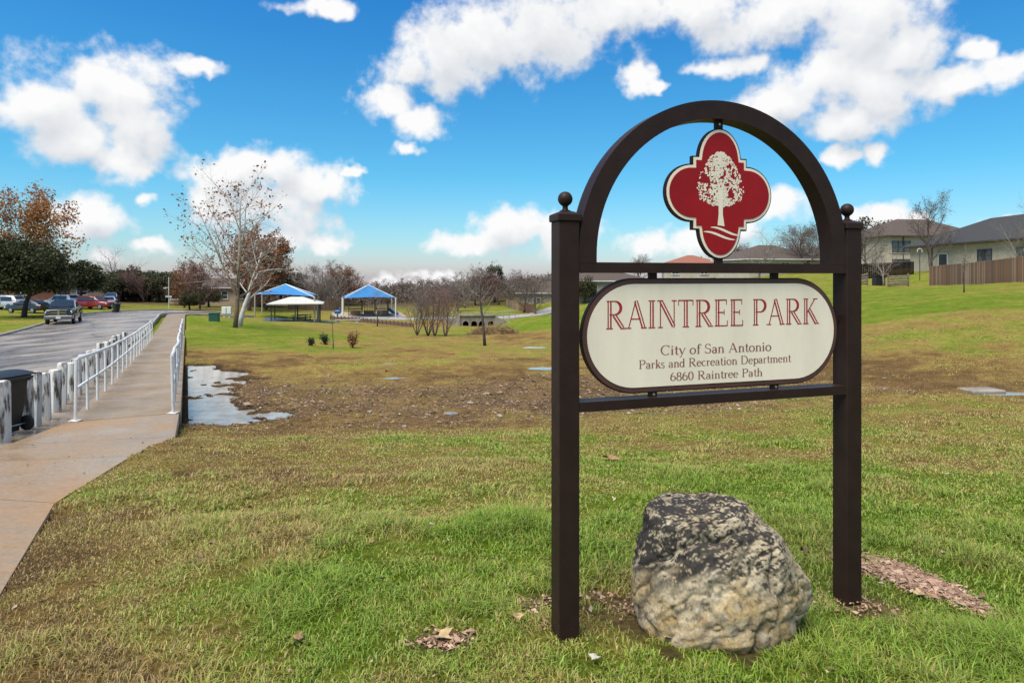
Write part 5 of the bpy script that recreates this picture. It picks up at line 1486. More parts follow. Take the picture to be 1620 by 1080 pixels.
# far-off winter wood closing the valley: reads as one mass
def woodland(name, label, us, Y0, Y1, hts, n, cols, seed, size):
    g = np.random.default_rng(seed)
    u = g.uniform(us[0], us[1], n); Y = g.uniform(Y0, Y1, n); X = (u - CU) / F * Y
    top = hts[0] + (hts[1] - hts[0]) * fbm(X * .16, Y * .16, seed, 3); z = H(X, Y) + top * g.uniform(0, 1, n) ** .8
    z += (fbm(X * .9, Y * .9, seed + 3, 2) - .5) * 1.2
    me = leaf_mesh(np.c_[X, Y, z], size, cols, seed, 1, .2, name)
    tag(link(name, me), label, 'woodland', kind='stuff')
woodland('woodland', 'brown leafless winter woods closing the far end of the park', (380, 930), 128, 165, (0.6, 4.6), 42000, [(0, (.085, .062, .048)), (.5, (.16, .115, .088)), (1, (.26, .205, .165))], 3, .22)
woodland('woodland', 'dark evergreen woods beyond the end of the street', (175, 330), 126, 150, (1.0, 5.5), 24000, [(0, (.03, .036, .018)), (.6, (.07, .07, .035)), (1, (.16, .12, .085))], 4, .22)
# ------------------------------------------------------------------ houses
M_stucco = pmat('cream_stucco', (.46, .40, .30), .85, .10, 1.2)
M_brickp = pmat('pale_siding', (.43, .37, .275), .85, .12, 2.0)
M_beige = pmat('beige_wall', (.40, .31, .21), .85, .12, 1.5)
M_tanw = pmat('tan_wall', (.33, .28, .23), .85, .12, 1.5)
M_shing = pmat('grey_shingle', (.034, .032, .031), .9, .25, 5, bump=.3, stretch=(1, 1, 4))
M_shbr = pmat('brown_shingle', (.075, .052, .040), .9, .25, 5, bump=.3, stretch=(1, 1, 4))
M_tile = pmat('red_roof_tile', (.24, .085, .05), .8, .25, 6, bump=.4)
M_white = pmat('white_trim', (.68, .68, .66), .6, .06, 3)
M_dkfr = pmat('dark_window_frame', (.06, .05, .045), .6, .1, 5)
M_pane = pmat('window_pane', (.05, .06, .065), .08, .2, 2, spec=.8)
M_doord = pmat('dark_door', (.03, .03, .032), .5, .2, 3)
def house(label, loc, rz, w, d, h, rh_, eave, wall, roof, wins=(), door=None, trim=None, base=.6, chimney=None):
    r = tag(empty('house', loc, rz), label, 'house')
    MB().box((0, 0, (h - base) / 2), (w, d, h + base)).build('wall', wall, r)
    W_, D_ = w / 2 + eave, d / 2 + eave; rl = max(.2, W_ - D_); rd = max(.2, D_ - W_)
    z0 = h - .05
    vs = [(-W_, -D_, z0), (W_, -D_, z0), (W_, D_, z0), (-W_, D_, z0), (-W_, -D_, z0 + .18), (W_, -D_, z0 + .18), (W_, D_, z0 + .18), (-W_, D_, z0 + .18)]
    if W_ >= D_: vs += [(-rl, 0, z0 + rh_), (rl, 0, z0 + rh_)]; fs = [(4, 5, 9, 8), (5, 6, 9), (6, 7, 8, 9), (7, 4, 8)]
    else: vs += [(0, -rd, z0 + rh_), (0, rd, z0 + rh_)]; fs = [(4, 5, 8), (5, 6, 9, 8), (6, 7, 9), (7, 4, 8, 9)]
    fs += [(3, 2, 1, 0), (0, 1, 5, 4), (1, 2, 6, 5), (2, 3, 7, 6), (3, 0, 4, 7)]
    rf = MB().add(vs, fs).build('roof', roof, r)
    if trim: 
        t = MB()
        for (c, s) in (((0, -D_ - .012, z0 + .08), (2 * W_ + .05, .02, .15)), ((0, D_ + .012, z0 + .08), (2 * W_ + .05, .02, .15)), ((-W_ - .012, 0, z0 + .08), (.02, 2 * D_, .15)), ((W_ + .012, 0, z0 + .08), (.02, 2 * D_, .15))): t.box(c, s)
        t.build('fascia', trim, rf)
    if chimney: MB().box(chimney, (.9, .7, 1.8)).build('chimney', wall, rf)
    def face(side, x, z, o):
        return {'f': (x, -d / 2 - o, z), 'l': (-w / 2 - o, x, z), 'r': (w / 2 + o, x, z)}[side]
    def dims(side, a, t, b): return (a, t, b) if side == 'f' else (t, a, b)
    for (side, x, z, ww, wh, npan) in wins:
        fm = MB(); t = .09
        fm.box(face(side, x, z + wh / 2 - t / 2, .04), dims(side, ww, .08, t)).box(face(side, x, z - wh / 2 + t / 2, .04), dims(side, ww, .08, t))
        for k in range(npan + 1):
            xx = x - ww / 2 + t / 2 + (ww - t) * k / npan
            fm.box(face(side, xx, z, .038), dims(side, t, .076, wh - 2 * t))
        fm.box(face(side, x, z, .03), dims(side, ww - 2 * t, .05, .05))
        wo = fm.build('window', M_dkfr if trim is not M_white else M_white, r)
        for k in range(npan):
            pw_ = (ww - t) / npan; xx = x - ww / 2 + t / 2 + pw_ * (k + .5)
            MB().box(face(side, xx, z, .008), dims(side, pw_ - t, .02, wh - 2 * t)).build('pane', M_pane, wo)
        MB().box(face(side, x, z - wh / 2 - .05, .06), dims(side, ww + .15, .12, .08)).build('sill', wall, wo)
    MB().box(face('f', -w * .36, h / 2, .06), (.09, .09, h)).build('downspout', trim or M_white, r)
    MB().tube([(w * .18, -d * .18, h + rh_ * .45), (w * .18, -d * .18, h + rh_ * .45 + .75)], .07, 6).build('vent_pipe', M_dkfr, rf)
    if door:
        side, x, dw, dh = door
        do = MB().box(face(side, x, dh / 2, .02), dims(side, dw, .04, dh)).build('door', M_doord, r)
        f = MB(); f.box(face(side, x - dw / 2 - .05, dh / 2, .03), dims(side, .1, .08, dh)).box(face(side, x + dw / 2 + .05, dh / 2, .03), dims(side, .1, .08, dh)).box(face(side, x, dh + .05, .03), dims(side, dw + .2, .08, .1))
        f.build('frame', M_white, do)
    return r
# single storey house with the grey roof: its long wall faces the park
house('single storey cream house with wide grey shingle roof behind the plank fence', (57, 69, EZ + .55), R(-90), 32, 12, 3.2, 3.3, .7, M_brickp, M_shing,
      [('f', -2.6, 1.75, 2.2, 1.4, 2), ('f', 3.0, 1.75, 2.2, 1.4, 2), ('f', 10, 1.75, 1.8, 1.4, 2)], ('f', -9.5, 1.5, 2.15), M_dkfr)
house('two storey cream house with brown hip roof behind the dark fence', (60.8, 101, EZ - .4), R(8), 15, 10, 6.2, 3.0, .7, M_stucco, M_shbr,
      [('f', -5.7, 4.7, 2.9, 1.7, 3), ('f', -5.7, 2.2, 2.9, 1.5, 3), ('f', -1.0, 4.7, 1.2, 1.4, 1), ('f', -2.2, 1.9, .9, 1.3, 1), ('f', 3.4, 4.7, 2.0, 1.5, 2), ('l', 1.5, 4.7, 1.6, 1.5, 2)], None, M_dkfr)
q = at(1212, 112); house('cream house with brown hip roof seen through the sign arch', (q.x, q.y, EZ - .9), R(14), 13, 10, 3.7, 2.6, .6, M_stucco, M_shbr,
      [('f', -4, 2.6, 1.6, 1.4, 2), ('f', 0, 2.6, 1.6, 1.4, 2), ('f', 4, 2.6, 1.6, 1.4, 2)], None, M_white)
q = at(1092, 124); house('house with red tiled roof seen below the emblem', (q.x, q.y, EZ - 1.6), R(-10), 10, 9, 3.9, 1.8, .5, M_stucco, M_tile,
      [('f', -3, 2.7, 1.4, 1.3, 2), ('f', 2, 2.7, 1.4, 1.3, 2)], None, M_white)
q = at(955, 112); house('low house with grey brown roof behind the left edge of the name panel', (q.x, q.y, EZ - 3.6), R(6), 13, 10, 2.9, 1.9, .6, M_tanw, M_shbr,
      [('f', -3, 1.6, 1.6, 1.3, 2), ('f', 2, 1.6, 1.6, 1.3, 2)], None, M_white)
q = at(868, 118); house('tan house with brown roof beyond the bare spreading trees', (q.x, q.y, EZ - 6.2), R(-4), 10, 9, 3.4, 2.1, .6, M_tanw, M_shbr,
      [('f', -2, 2.0, 1.3, 1.3, 2), ('f', 2.5, 2.0, 1.3, 1.3, 2)], None, M_white)
q = at(345, 116); house('beige single storey house at the bend of the street', (q.x, q.y, gz(q.x, q.y)), R(12), 13.5, 9, 2.9, 1.7, .6, M_beige, M_shbr,
      [('f', -5.3, 1.7, 2.2, 1.4, 2), ('f', 1.5, 1.7, 2.0, 1.4, 2), ('f', 4.8, 1.7, 1.4, 1.4, 2)], ('f', -1.6, 1.0, 2.1), M_white)
q = at(116, 118); house('low house with red tiled roof behind the parked cars', (q.x, q.y, gz(q.x, q.y)), R(25), 14, 10, 2.7, 1.5, .6, M_beige, M_tile,
      [('f', 2, 1.7, 1.6, 1.3, 2)], ('f', -3, 1.0, 2.1), M_white)
q = at(8, 100); house('brick coloured house behind the dark oak tree', (q.x, q.y, gz(q.x, q.y)), R(25), 15, 10, 2.9, 2.0, .6, pmat('brick_wall', (.22, .09, .06), .85, .2, 3), M_shbr,
      [('f', 3, 1.7, 1.6, 1.3, 2), ('f', 0, 1.7, 1.6, 1.3, 2)], ('f', -3, 1.0, 2.1), M_white)
bgtree(BARE_A, 1200, 92, 7.6, 'bare grey tree seen through the arch right of the emblem', None, 'bare_tree', 1.1)
for n_, (u, Y) in enumerate(((1262, 118), (1285, 114), (1300, 122), (1272, 108))):
    bgtree(BARE_A if int(u) % 2 else BARE_C, u, Y, 7.8, 'hazy bare tree behind the far arch leg, ' + ORD[n_] + ' from the brown roofed house', 'bare trees behind the arch leg', 'bare_tree', 1.35)
for n_, (u, Y) in enumerate(((1012, 128), (1145, 122), (1172, 118))):
    bgtree(BARE_C, u, Y, 5.6, 'low bare tree among the houses behind the name panel, ' + ORD[n_] + ' from the grey brown roof', 'bare trees among the houses', 'bare_tree', 1.4)
bgtree(OAK_B, 925, 105, 5.5, 'olive evergreen tree at the left end of the name panel', None, 'evergreen_tree')
bgtree(OAK_B, 1374, 118, 10.5, 'green leafy tree beside the two storey house', None, 'evergreen_tree', 1.0)
bgtree(OAK_B, 1398, 126, 9.8, 'green leafy tree top behind the two storey house', None, 'evergreen_tree', 1.0)
bgtree(BARE_C, 1372, 88, 6.6, 'brown twiggy tree between the sign post and the two storey house', None, 'bare_tree', 1.2)
bgtree(BARE_C, 1473, 76, 8.8, 'large bare tree in front of the two storey house', None, 'bare_tree', .75)
bgtree(BARE_A, 1612, 58, 6.8, 'bare tree rising over the grey shingle roof', None, 'bare_tree', .75)
bgtree(BARE_A, 1398, 62.5, 4.6, 'forked pale bare tree inside the rustic rail fence', None, 'bare_tree', 1.0)

woodland('woodland', 'hazy grey brown leafless woods behind the houses seen through the arch', (1160, 1400), 124, 140, (2.0, 6.5), 22000, [(0, (.10, .075, .06)), (.5, (.19, .145, .115)), (1, (.30, .245, .205))], 9, .16)
# ------------------------------------------------------------------ fences
M_plk = [pmat('cedar_plank_' + n, c, .85, .22, 2.5, bump=.25, stretch=(3, 3, .3)) for n, c in (('brown', (.17, .095, .055)), ('tan', (.29, .19, .125)), ('grey', (.12, .078, .055)), ('red', (.22, .105, .055)))]
def plank_fence(label, pts, h, pw_, mats, seed, gap=.008, zoff=None):
    g = random.Random(seed); p0 = pts[0]
    r = tag(empty('plank_fence', p0), label, 'fence')
    for a, b in zip(pts[:-1], pts[1:]):
        d = Vector((b.x - a.x, b.y - a.y, 0)); Ln = d.length; d.normalize(); n = max(1, int(Ln / pw_)); rz = math.atan2(d.y, d.x)
        mes = [MB().add([(-pw_ / 2 + gap, -.01, 0), (pw_ / 2 - gap, -.01, 0), (pw_ / 2 - gap, .01, 0), (-pw_ / 2 + gap, .01, 0), (-pw_ / 2 + gap, -.01, h - .05), (pw_ / 2 - gap, -.01, h - .05), (pw_ / 2 - gap, .01, h - .05), (-pw_ / 2 + gap, .01, h - .05), (-pw_ / 2 + gap + .03, -.01, h), (pw_ / 2 - gap - .03, -.01, h), (pw_ / 2 - gap - .03, .01, h), (-pw_ / 2 + gap + .03, .01, h)],
               [(3, 2, 1, 0), (0, 1, 5, 4), (1, 2, 6, 5), (2, 3, 7, 6), (3, 0, 4, 7), (4, 5, 9, 8), (5, 6, 10, 9), (6, 7, 11, 10), (7, 4, 8, 11), (8, 9, 10, 11)]).mesh('plank', m) for m in mats]
        for k in range(n):
            q = a + d * (k + .5) * (Ln / n); z = a.z + (b.z - a.z) * (k + .5) / n + g.uniform(-.02, .02)
            link('plank', mes[g.randrange(len(mes))], r, (q.x - p0.x, q.y - p0.y, z - p0.z - .05), rz + g.uniform(-.02, .02))
        for zz in (.35, h - .35):
            nrm_ = Vector((-d.y, d.x, 0)) * .035
            a2, b2 = a + nrm_ - p0, b + nrm_ - p0
            MB().tube([(a2.x, a2.y, a2.z + zz), (b2.x, b2.y, b2.z + zz)], .04, 4).build('rail', mats[0], r)
    return r
def gp(u, Y): return at(u, Y)
fp = [gp(1470, 64), gp(1540, 55), gp(1622, 47), gp(1700, 41)]
plank_fence('weathered brown vertical plank fence along the top of the green slope', fp, 1.9, .145, M_plk, 3)
M_dkw = [pmat('dark_stained_plank', (.014, .009, .008), .9, .2, 3, spec=.1), pmat('black_stained_plank', (.020, .013, .011), .9, .2, 3, spec=.1)]
def lift(u, v, Y): return P(u, v, Y)
plank_fence('dark stained fence below the two storey house', [lift(1362, 440, 78), lift(1446, 437, 76)], 1.75, .20, M_dkw, 4)
plank_fence('small red brown wooden fence beside the culvert road', [gp(822, 106), gp(845, 101)], 1.5, .16, [M_plk[3], M_plk[0]], 5)
plank_fence('grey tan wooden fence running down to the culvert road', [gp(800, 112), gp(820.5, 106)], 1.4, .16, [M_plk[2], M_plk[1]], 6)
plank_fence('long brown fence on the rise behind the picnic shelter', [gp(455, 108), gp(520, 110), gp(545, 112)], 1.7, .30, [M_plk[0], M_plk[2]], 7)
M_grl = pmat('dull_grey_rail', (.26, .26, .25), .6, .15, 5)
M_log = pmat('grey_log', (.15, .115, .085), .9, .3, 4, bump=.3)
r = tag(empty('rail_fence', gp(1437, 60)), 'rustic stacked log rail fence at the edge of the green slope', 'fence')
o0 = gp(1437, 60); g_ = random.Random(6)
pp = [gp(1437, 60) - o0, gp(1405, 60.6) - o0, gp(1372, 61.5) - o0, gp(1362, 61.8) - o0]
for p in pp[:3]: MB().tube([p - Vector((0, 0, .2)), p + Vector((0, 0, 1.2))], .07, 7).build('post', M_log, r)
for a, b in ((pp[0], pp[1]), (pp[2], pp[3])):
    for k in range(5):
        z = .18 + .2 * k
        MB().tube([a + Vector((0, -.05, z + g_.uniform(-.05, .05))), b + Vector((0, -.05, z - .10 + g_.uniform(-.05, .05)))], .075, 6).build('log', M_log, r)
# things in that yard
c0 = gp(1390, 63)
b = tag(empty('storage_bin', c0), 'black lidded bin behind the rustic rail fence', 'bin')
MB().cbox((0, 0, .45), (.95, .7, .9), .05).build('body', M_cart, b); MB().cbox((0, 0, .94), (1.02, .77, .10), .03).build('lid', M_cart, b)
c0 = gp(1455, 68)
lp = tag(empty('lamp_post', c0), 'thin dark pole with a curved top beside the plank fence end', 'lamp post')
MB().tube([(0, 0, -.2), (0, 0, 3.0)], .045, 8).build('pole', M_dkfr, lp)
MB().tube([(.25 * math.cos(t), 0, 3.0 + .28 * math.sin(t)) for t in np.linspace(-.3, math.pi + .3, 12)], .03, 6).build('hoop', M_white, lp)

# ------------------------------------------------------------------ shade canopies
M_blue = pmat('blue_shade_fabric', (.022, .155, .36), .75, .10, 1.5)
M_post = pmat('tan_steel_post', (.36, .30, .22), .5, .1, 4)
M_postw = pmat('white_steel_post', (.62, .60, .55), .5, .08, 4)
def canopy(label, cs, zev, zap, mat_post):
    """cs: four corners (x,y) in order; zev eave z, zap apex z"""
    cx, cy = sum(c[0] for c in cs) / 4, sum(c[1] for c in cs) / 4
    zb = min(gz(*c) for c in cs)
    r = tag(empty('shade_canopy', (cx, cy, zb)), label, 'canopy')
    ap = Vector((0, 0, zap - zb))
    for (x, y) in cs:
        b = Vector((x - cx, y - cy, gz(x, y) - zb - .2)); t = Vector((x - cx, y - cy, zev - zb))
        MB().tube([b, t], .10, 10).build('post', mat_post, r)
        MB().tube([t, t.lerp(ap, .5) + Vector((0, 0, .0)), ap + Vector((0, 0, .02))], .06, 6).build('rafter', M_postw, r)
    n = 10; mb = MB()
    for k in range(4):
        a = Vector((cs[k][0] - cx, cs[k][1] - cy, zev - zb)); b = Vector((cs[(k + 1) % 4][0] - cx, cs[(k + 1) % 4][1] - cy, zev - zb))
        vs = []
        for i in range(n + 1):
            for j in range(n + 1):
                e = a.lerp(b, j / n); sag = 4 * (j / n) * (1 - j / n)
                e = e.lerp(Vector((0, 0, zev - zb)), .10 * sag) + Vector((0, 0, .10 * sag))
                f = i / n; p = e.lerp(ap, f); p.z -= .16 * math.sin(math.pi * f) * (.4 + .6 * sag); p.z += .07
                vs.append(p)
        fs = [(i * (n + 1) + j, i * (n + 1) + j + 1, (i + 1) * (n + 1) + j + 1, (i + 1) * (n + 1) + j) for i in range(n) for j in range(n)]
        mb.add(vs, fs)
    mb.build('fabric', M_blue, r, smooth=True)
    return r
canopy('blue peaked fabric shade canopy on tan posts over the picnic shelter', [(-22.9, 77), (-33.7, 87), (-35.4, 94), (-24.6, 84)], EZ - 2.35, EZ - .95, M_post)
canopy('blue peaked fabric shade canopy on pale posts over the play area', [(-24.7, 97), (-17.7, 101), (-19.6, 108), (-26.6, 104)], EZ - 3.2, EZ - 1.25, M_postw)
# white roofed picnic shelter
M_shroof = pmat('pale_metal_roof', (.47, .45, .40), .6, .06, 2)
def shelter():
    c = at(469, 78); r = tag(empty('picnic_shelter', c, R(14)), 'low white hip roofed picnic shelter on dark posts', 'shelter')
    W_, D_ = 3.1, 2.4; z0 = EZ - 3.15 - c.z; z1 = EZ - 2.33 - c.z
    vs = [(-W_, -D_, z0), (W_, -D_, z0), (W_, D_, z0), (-W_, D_, z0), (-W_, -D_, z0 + .1), (W_, -D_, z0 + .1), (W_, D_, z0 + .1), (-W_, D_, z0 + .1), (-.7, 0, z1), (.7, 0, z1)]
    MB().add(vs, [(3, 2, 1, 0), (0, 1, 5, 4), (1, 2, 6, 5), (2, 3, 7, 6), (3, 0, 4, 7), (4, 5, 9, 8), (5, 6, 9), (6, 7, 8, 9), (7, 4, 8)]).build('roof', M_shroof, r)
    for x in (-2.6, 0, 2.6):
        for y in (-1.9, 1.9): MB().box((x, y, z0 / 2 - .1), (.13, .13, z0 + .25)).build('post', M_dkfr, r)
    return c
sc_ = shelter()
M_tbl = pmat('dark_green_table', (.03, .045, .04), .5, .2, 4)
def picnic(loc, rz, label, mat):
    t = tag(empty('picnic_table', loc, rz), label, 'picnic table')
    MB().cbox((0, 0, .73), (1.9, .75, .06), .01).build('table_top', mat, t)
    for y in (-.68, .68): MB().cbox((0, y, .44), (1.9, .28, .05), .01).build('seat', mat, t)
    for x in (-.65, .65):
        m = MB().tube([(x, -.72, -.02), (x, -.2, .72)], .035, 6).tube([(x, .72, -.02), (x, .2, .72)], .035, 6).tube([(x, -.75, .40), (x, .75, .40)], .035, 6); m.build('leg', mat, t)
picnic(at(474, 78.3), R(14), 'dark picnic table under the white shelter roof', M_tbl)
picnic(at(482, 83), R(20), 'dark picnic table on the grass behind the white shelter', M_tbl)
# rubber play surface below the shelter
M_pad = pmat('blue_play_surface', (.05, .08, .14), .8, .2, 2)
def pad(label, c, w, d, rz, mat):
    g0 = [Vector((x, y, 0)) for x in np.linspace(-w / 2, w / 2, 8) for y in np.linspace(-d / 2, d / 2, 8)]
    Mz = Matrix.Rotation(rz, 3, 'Z'); vs = []
    for p in g0:
        q = Mz @ p + Vector((c.x, c.y, 0)); vs.append((q.x, q.y, gz(q.x, q.y) + .06))
    fs = [(i * 8 + j, (i + 1) * 8 + j, (i + 1) * 8 + j + 1, i * 8 + j + 1) for i in range(7) for j in range(7)]
    tag(MB().add(vs, fs).build('play_surface', mat), kind='structure')
pad('', at(474, 79), 8, 6.5, R(14), M_pad)
pad('', at(583, 104), 11, 8, R(20), pmat('sand_surface', (.35, .29, .22), .9, .15, 2))
# play equipment
M_pb = pmat('blue_play_plastic', (.02, .10, .30), .4, .1, 3); M_pr = pmat('brown_play_panel', (.20, .09, .05), .6, .15, 3)
def playset():
    c = at(583, 104); r = tag(empty('play_structure', c, R(15)), 'brown and dark climbing play structure under the far blue canopy', 'play structure')
    for x in (-3, -1, 1, 3):
        for y in (-.9, .9): MB().tube([(x, y, -.2), (x, y, 2.4)], .06, 8).build('post', M_dkfr, r)
    for x in (-2, 2): MB().box((x, 0, 1.05), (2.1, 1.9, .08)).build('deck', M_dkfr, r)
    for x in (-2, 0, 2): MB().box((x, -.92, .55), (1.6, .06, .6)).build('panel', M_pr, r)
    for k in range(6): MB().tube([(-1 + k * .4, 0, .1), (-1 + k * .4, 0, 2.2)], .03, 6).build('climbing_bar', M_dkfr, r)
    MB().tube([(3.0, 0, 1.1), (3.8, 0, .5), (4.6, 0, .15)], .25, 8).build('slide', M_pb, r)
playset()
c = at(534, 98); r = tag(empty('spring_toy', c), 'small blue spring toy beside the far canopy post', 'play toy')
MB().lathe([(.20, 0), (.20, .06), (.10, .08), (.12, .5), (.10, .55)], 12).build('spring', M_pb, r); MB().cbox((0, 0, .85), (.95, .35, .55), .12).build('body', M_pb, r); MB().cbox((.35, 0, 1.25), (.3, .25, .4), .08).build('head', M_pb, r)
# timber edge
M_tim = pmat('timber_edge', (.13, .085, .06), .9, .25, 4)
a_, b_ = at(523, 90), at(655, 84); e0 = tag(empty('timber_edge', a_), 'low brown timber retaining edge round the play area', 'retaining edge')
nb = 22
for k in range(nb):
    q0 = a_.lerp(b_, k / nb); q1 = a_.lerp(b_, (k + 1) / nb); q0.z = gz(q0.x, q0.y); q1.z = gz(q1.x, q1.y)
    d = (q1 - q0); M_ = MB().box(((q0 + q1) / 2 - a_ + Vector((0, 0, .22))), (d.length - .05, .10, .5), math.atan2(d.y, d.x)); M_.build('plank', M_tim, e0)
    MB().box(q0 - a_ + Vector((0, -.08, .28)), (.12, .10, .66), math.atan2(d.y, d.x)).build('post', M_tim, e0)
c = at(550, 79); r = tag(empty('stone_bench', c, R(10)), 'pale concrete bench in front of the timber edge', 'bench')
MB().cbox((0, 0, .46), (3.0, .6, .10), .02).build('seat', M_kerb, r)
for x in (-1.1, 1.1): MB().cbox((x, 0, .2), (.3, .5, .46), .02).build('leg', M_kerb, r)

# ------------------------------------------------------------------ culvert
M_cul = concrete('culvert_concrete', (.15, .12, .09), (.24, .20, .155), (.33, .29, .24), (.8, .95), .8)
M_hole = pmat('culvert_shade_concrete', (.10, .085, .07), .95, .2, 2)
def culvert():
    c = P(760, 516.5, 90); r = tag(empty('culvert', c), 'concrete culvert headwall with four round arched openings under the road', 'culvert')
    xs_ = [-2.0, -.85, .18, 1.42]; top = 1.45; br_ = [-2.75, -1.42, -.33, .80, 2.05]
    for k, x in enumerate(xs_):
        l, rr_ = br_[k], br_[k + 1]; rad = .40
        poly = [(l + .003, -.6), (l + .003, top), (rr_ - .003, top), (rr_ - .003, -.6), (x + rad, -.6), (x + rad, .35)] + [(x + rad * math.cos(t), .35 + rad * math.sin(t)) for t in np.linspace(0.15, math.pi - .15, 9)] + [(x - rad, .35), (x - rad, -.6)]
        MB().prism(poly, 0, .35).build('headwall', M_cul, r)
        pts = [(x + rad * math.cos(t), .35 + rad * math.sin(t)) for t in np.linspace(0, math.pi, 10)]
        vs = [(p[0], .34, p[1]) for p in pts] + [(p[0], 6, p[1]) for p in pts]
        vs2 = [(x + rad, .34, -.5), (x - rad, .34, -.5), (x + rad, 6, -.5), (x - rad, 6, -.5)]
        n = 10
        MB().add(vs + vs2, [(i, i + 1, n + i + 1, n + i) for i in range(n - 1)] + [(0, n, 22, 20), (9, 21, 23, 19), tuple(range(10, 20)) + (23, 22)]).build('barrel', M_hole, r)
    MB().box((-.35, .1, top + .08), (5.1, .6, .16)).build('parapet', M_cul, r)
    for (sgn, x0) in ((-1, -2.74), (1, 2.04)):
        MB().prism([(x0, -.6), (x0, top - .05), (x0 + sgn * 2.6, .35), (x0 + sgn * 2.6, -.6)], -.25, .10).build('wing_wall', M_cul, r)
    return c
culvert()
# road over the culvert
path_ = [at(u, Y) for (u, Y) in ((560, 100), (640, 97.5), (700, 96), (760, 95.5), (805, 96.5), (850, 100), (905, 106))]
vs, fs = [], []
for i, p in enumerate(path_):
    t = (path_[min(i + 1, 6)] - path_[max(i - 1, 0)]); t.z = 0; t.normalize(); n_ = Vector((t.y, -t.x, 0)) * 1.9
    for s_ in (-1, 1):
        q = p + n_ * s_; zc = max(gz(p.x, p.y), gz(q.x, q.y)) + .10
        vs += [(q.x, q.y, zc), (q.x, q.y, zc - .8)]
for i in range(6):
    b = i * 4; fs += [(b, b + 4, b + 6, b + 2), (b, b + 1, b + 5, b + 4), (b + 2, b + 6, b + 7, b + 3)]
tag(MB().add(vs, fs).build('culvert_road', M_kerb), kind='structure')
gr_pts = [Vector(vs[i * 4 + 2]) for i in range(2, 5)]
o0 = gr_pts[0]; r = tag(empty('guard_rail', o0), 'grey white pipe guard rail on the road above the culvert', 'guard rail')
ln = [(gr_pts[0].lerp(gr_pts[1], t)) for t in np.linspace(.2, 1, 6)] + [(gr_pts[1].lerp(gr_pts[2], t)) for t in np.linspace(.15, 1, 6)]
for p in ln: MB().tube([p - o0 + Vector((0, 0, -.2)), p - o0 + Vector((0, 0, 1.0))], .045, 6).build('post', M_grl, r)
for zz in (.98, .55): MB().tube([p - o0 + Vector((0, 0, zz)) for p in ln], .045, 6).build('rail', M_grl, r)

# ------------------------------------------------------------------ street furniture
M_gbox = pmat('green_utility_paint', (.015, .075, .045), .5, .12, 4)
c = at(339, 61); r = tag(empty('utility_box', c, R(10)), 'dark green utility cabinet on the lawn beside the sidewalk bend', 'utility box')
MB().cbox((0, 0, .36), (.82, .7, .78), .03).build('cabinet', M_gbox, r); MB().cbox((0, 0, .77), (.90, .78, .07), .02).build('lid', M_gbox, r)
c = at(359, 72); r = tag(empty('mailbox_cluster', c, R(8)), 'pair of pale cluster mailboxes on short pedestals by the sycamore', 'mailbox')
for x in (-.27, .24):
    b = MB().cbox((x, 0, .82), (.46, .42, .78), .02).build('mailbox', M_postw, r)
    for k in range(3): MB().box((x, -.214, .6 + k * .22), (.38, .012, .18)).build('mailbox_door', M_white, b)
    MB().box((x, 0, .22), (.14, .14, .5)).build('pedestal', M_galv, r)
c = at(267, 87); r = tag(empty('street_sign', c, R(20)), 'tall grey street sign pole with a name blade at the bend', 'street sign')
MB().tube([(0, 0, -.2), (0, 0, 4.3)], .045, 8).build('pole', M_galv, r); MB().box((0, -.05, 1.75), (.75, .02, .2)).build('sign_blade', M_galv, r)

# ------------------------------------------------------------------ small things on the ground
M_dl = pmat('dead_leaf', (.22, .12, .055), .7, .3, 30)
M_dl2 = pmat('tan_leaf', (.36, .25, .12), .7, .3, 30)
M_pale = pmat('pale_scrap', (.40, .36, .30), .7, .1, 20)
def leaf(u, v, s, label, mat, seed, dz=.03):
    g = random.Random(seed); q = ground(u, v); n = 11; vs, a0 = [], g.uniform(0, 6)
    for i in range(n):
        a = 2 * math.pi * i / n; rr_ = s * (1 + .35 * math.cos(5 * a)) * g.uniform(.8, 1.1) * (.6 + .4 * abs(math.cos(a)))
        vs.append((rr_ * math.cos(a + a0), rr_ * math.sin(a + a0), .25 * s * math.sin(2 * a + a0) + .2 * s))
    vs += [(0, 0, 0), (0, 0, .004 + .0)] 
    fs = [(i, (i + 1) % n, n) for i in range(n)]
    o = MB().add(vs[:-1], fs).build('fallen_leaf', mat, loc=(q.x, q.y, gz(q.x, q.y) + dz)); so = o.modifiers.new('thickness', 'SOLIDIFY'); so.thickness = .002
    tag(o, label, 'leaf')
leaf(700, 1016, .045, 'curled tan leaf lying on the small bare mulch patch', M_dl2, 1)
leaf(964, 732, .10, 'pinkish brown leaf lying on the lawn behind the left sign post', M_dl, 2, .05)
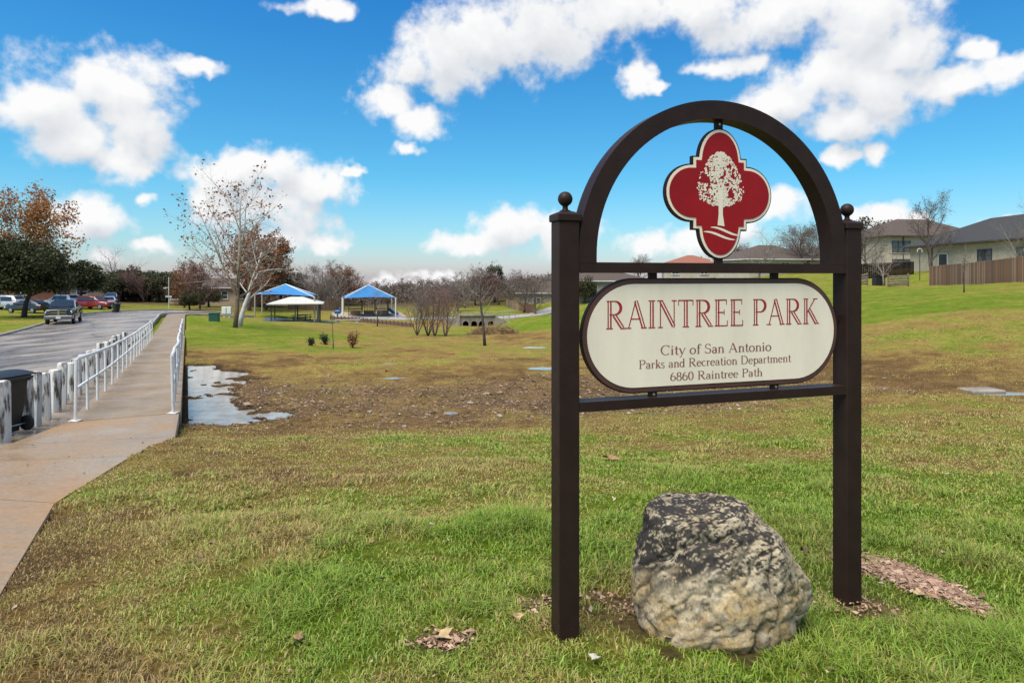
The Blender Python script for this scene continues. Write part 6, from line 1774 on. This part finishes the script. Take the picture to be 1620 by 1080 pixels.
leaf(1056, 1019, .028, 'orange brown leaf lying at the foot of the boulder', M_dl2, 3)
leaf(1455, 955, .04, 'yellowish leaf lying on the mulch strip', M_dl2, 4)
leaf(820, 988, .035, 'tan leaf lying between mulch patch and left sign post', M_dl2, 6)
leaf(470, 1018, .03, 'reddish leaf lying in the grass before the path', M_dl, 8)
leaf(684, 836, .025, 'white scrap lying in the green grass', M_pale, 10)
leaf(942, 1054, .025, 'pale scrap lying in the grass in front of the boulder', M_pale, 11)
# stones in the swale
M_stone = pmat('swale_stone', (.27, .225, .175), .85, .25, 12, bump=.3)
g_ = random.Random(12)
spots = [(790, 658), (585, 655), (745, 640), (520, 598), (770, 626), (860, 600), (1400, 602), (640, 672)]
for n_, (u, v) in enumerate(spots):
    q = ground(u, v); s_ = g_.uniform(.035, .075); vs = []
    import bmesh
    bm = bmesh.new(); bmesh.ops.create_icosphere(bm, subdivisions=2, radius=1)
    for w_ in bm.verts: w_.co = Vector((w_.co.x * 1.3, w_.co.y, w_.co.z * .6)) * s_ * g_.uniform(.8, 1.15)
    me = bpy.data.meshes.new('stone'); bm.to_mesh(me); bm.free(); me.materials.append(M_stone)
    tag(link('stone', me, None, (q.x, q.y, gz(q.x, q.y) + .02), g_.uniform(0, 3)), ['small pale stone in the leaf litter nearest the left sign post', 'small pale stone in the swale out from the puddle tail', 'small pale stone in the middle of the leaf litter', 'small pale stone at the far edge of the big puddle', 'small pale stone in the far half of the leaf litter', 'small pale stone beside the puddle behind the left sign post', 'small pale stone at the creek right of the sign', 'small pale stone at the lawn edge of the leaf litter'][n_], 'stone', 'stones in the swale')
# flat concrete slab by the creek on the right
c = ground(1552, 621); o = MB().cbox((0, 0, 0), (.80, .50, .08), .02).build('concrete_slab', M_cul, loc=(c.x, c.y, gz(c.x, c.y) + .01), rz=.1)
tag(o, 'flat grey concrete slab in the brown grass beside the creek', 'slab')
print('objects', len(bpy.data.objects), 'tris', sum(len(m.loops) - 2 * len(m.polygons) for m in bpy.data.meshes))
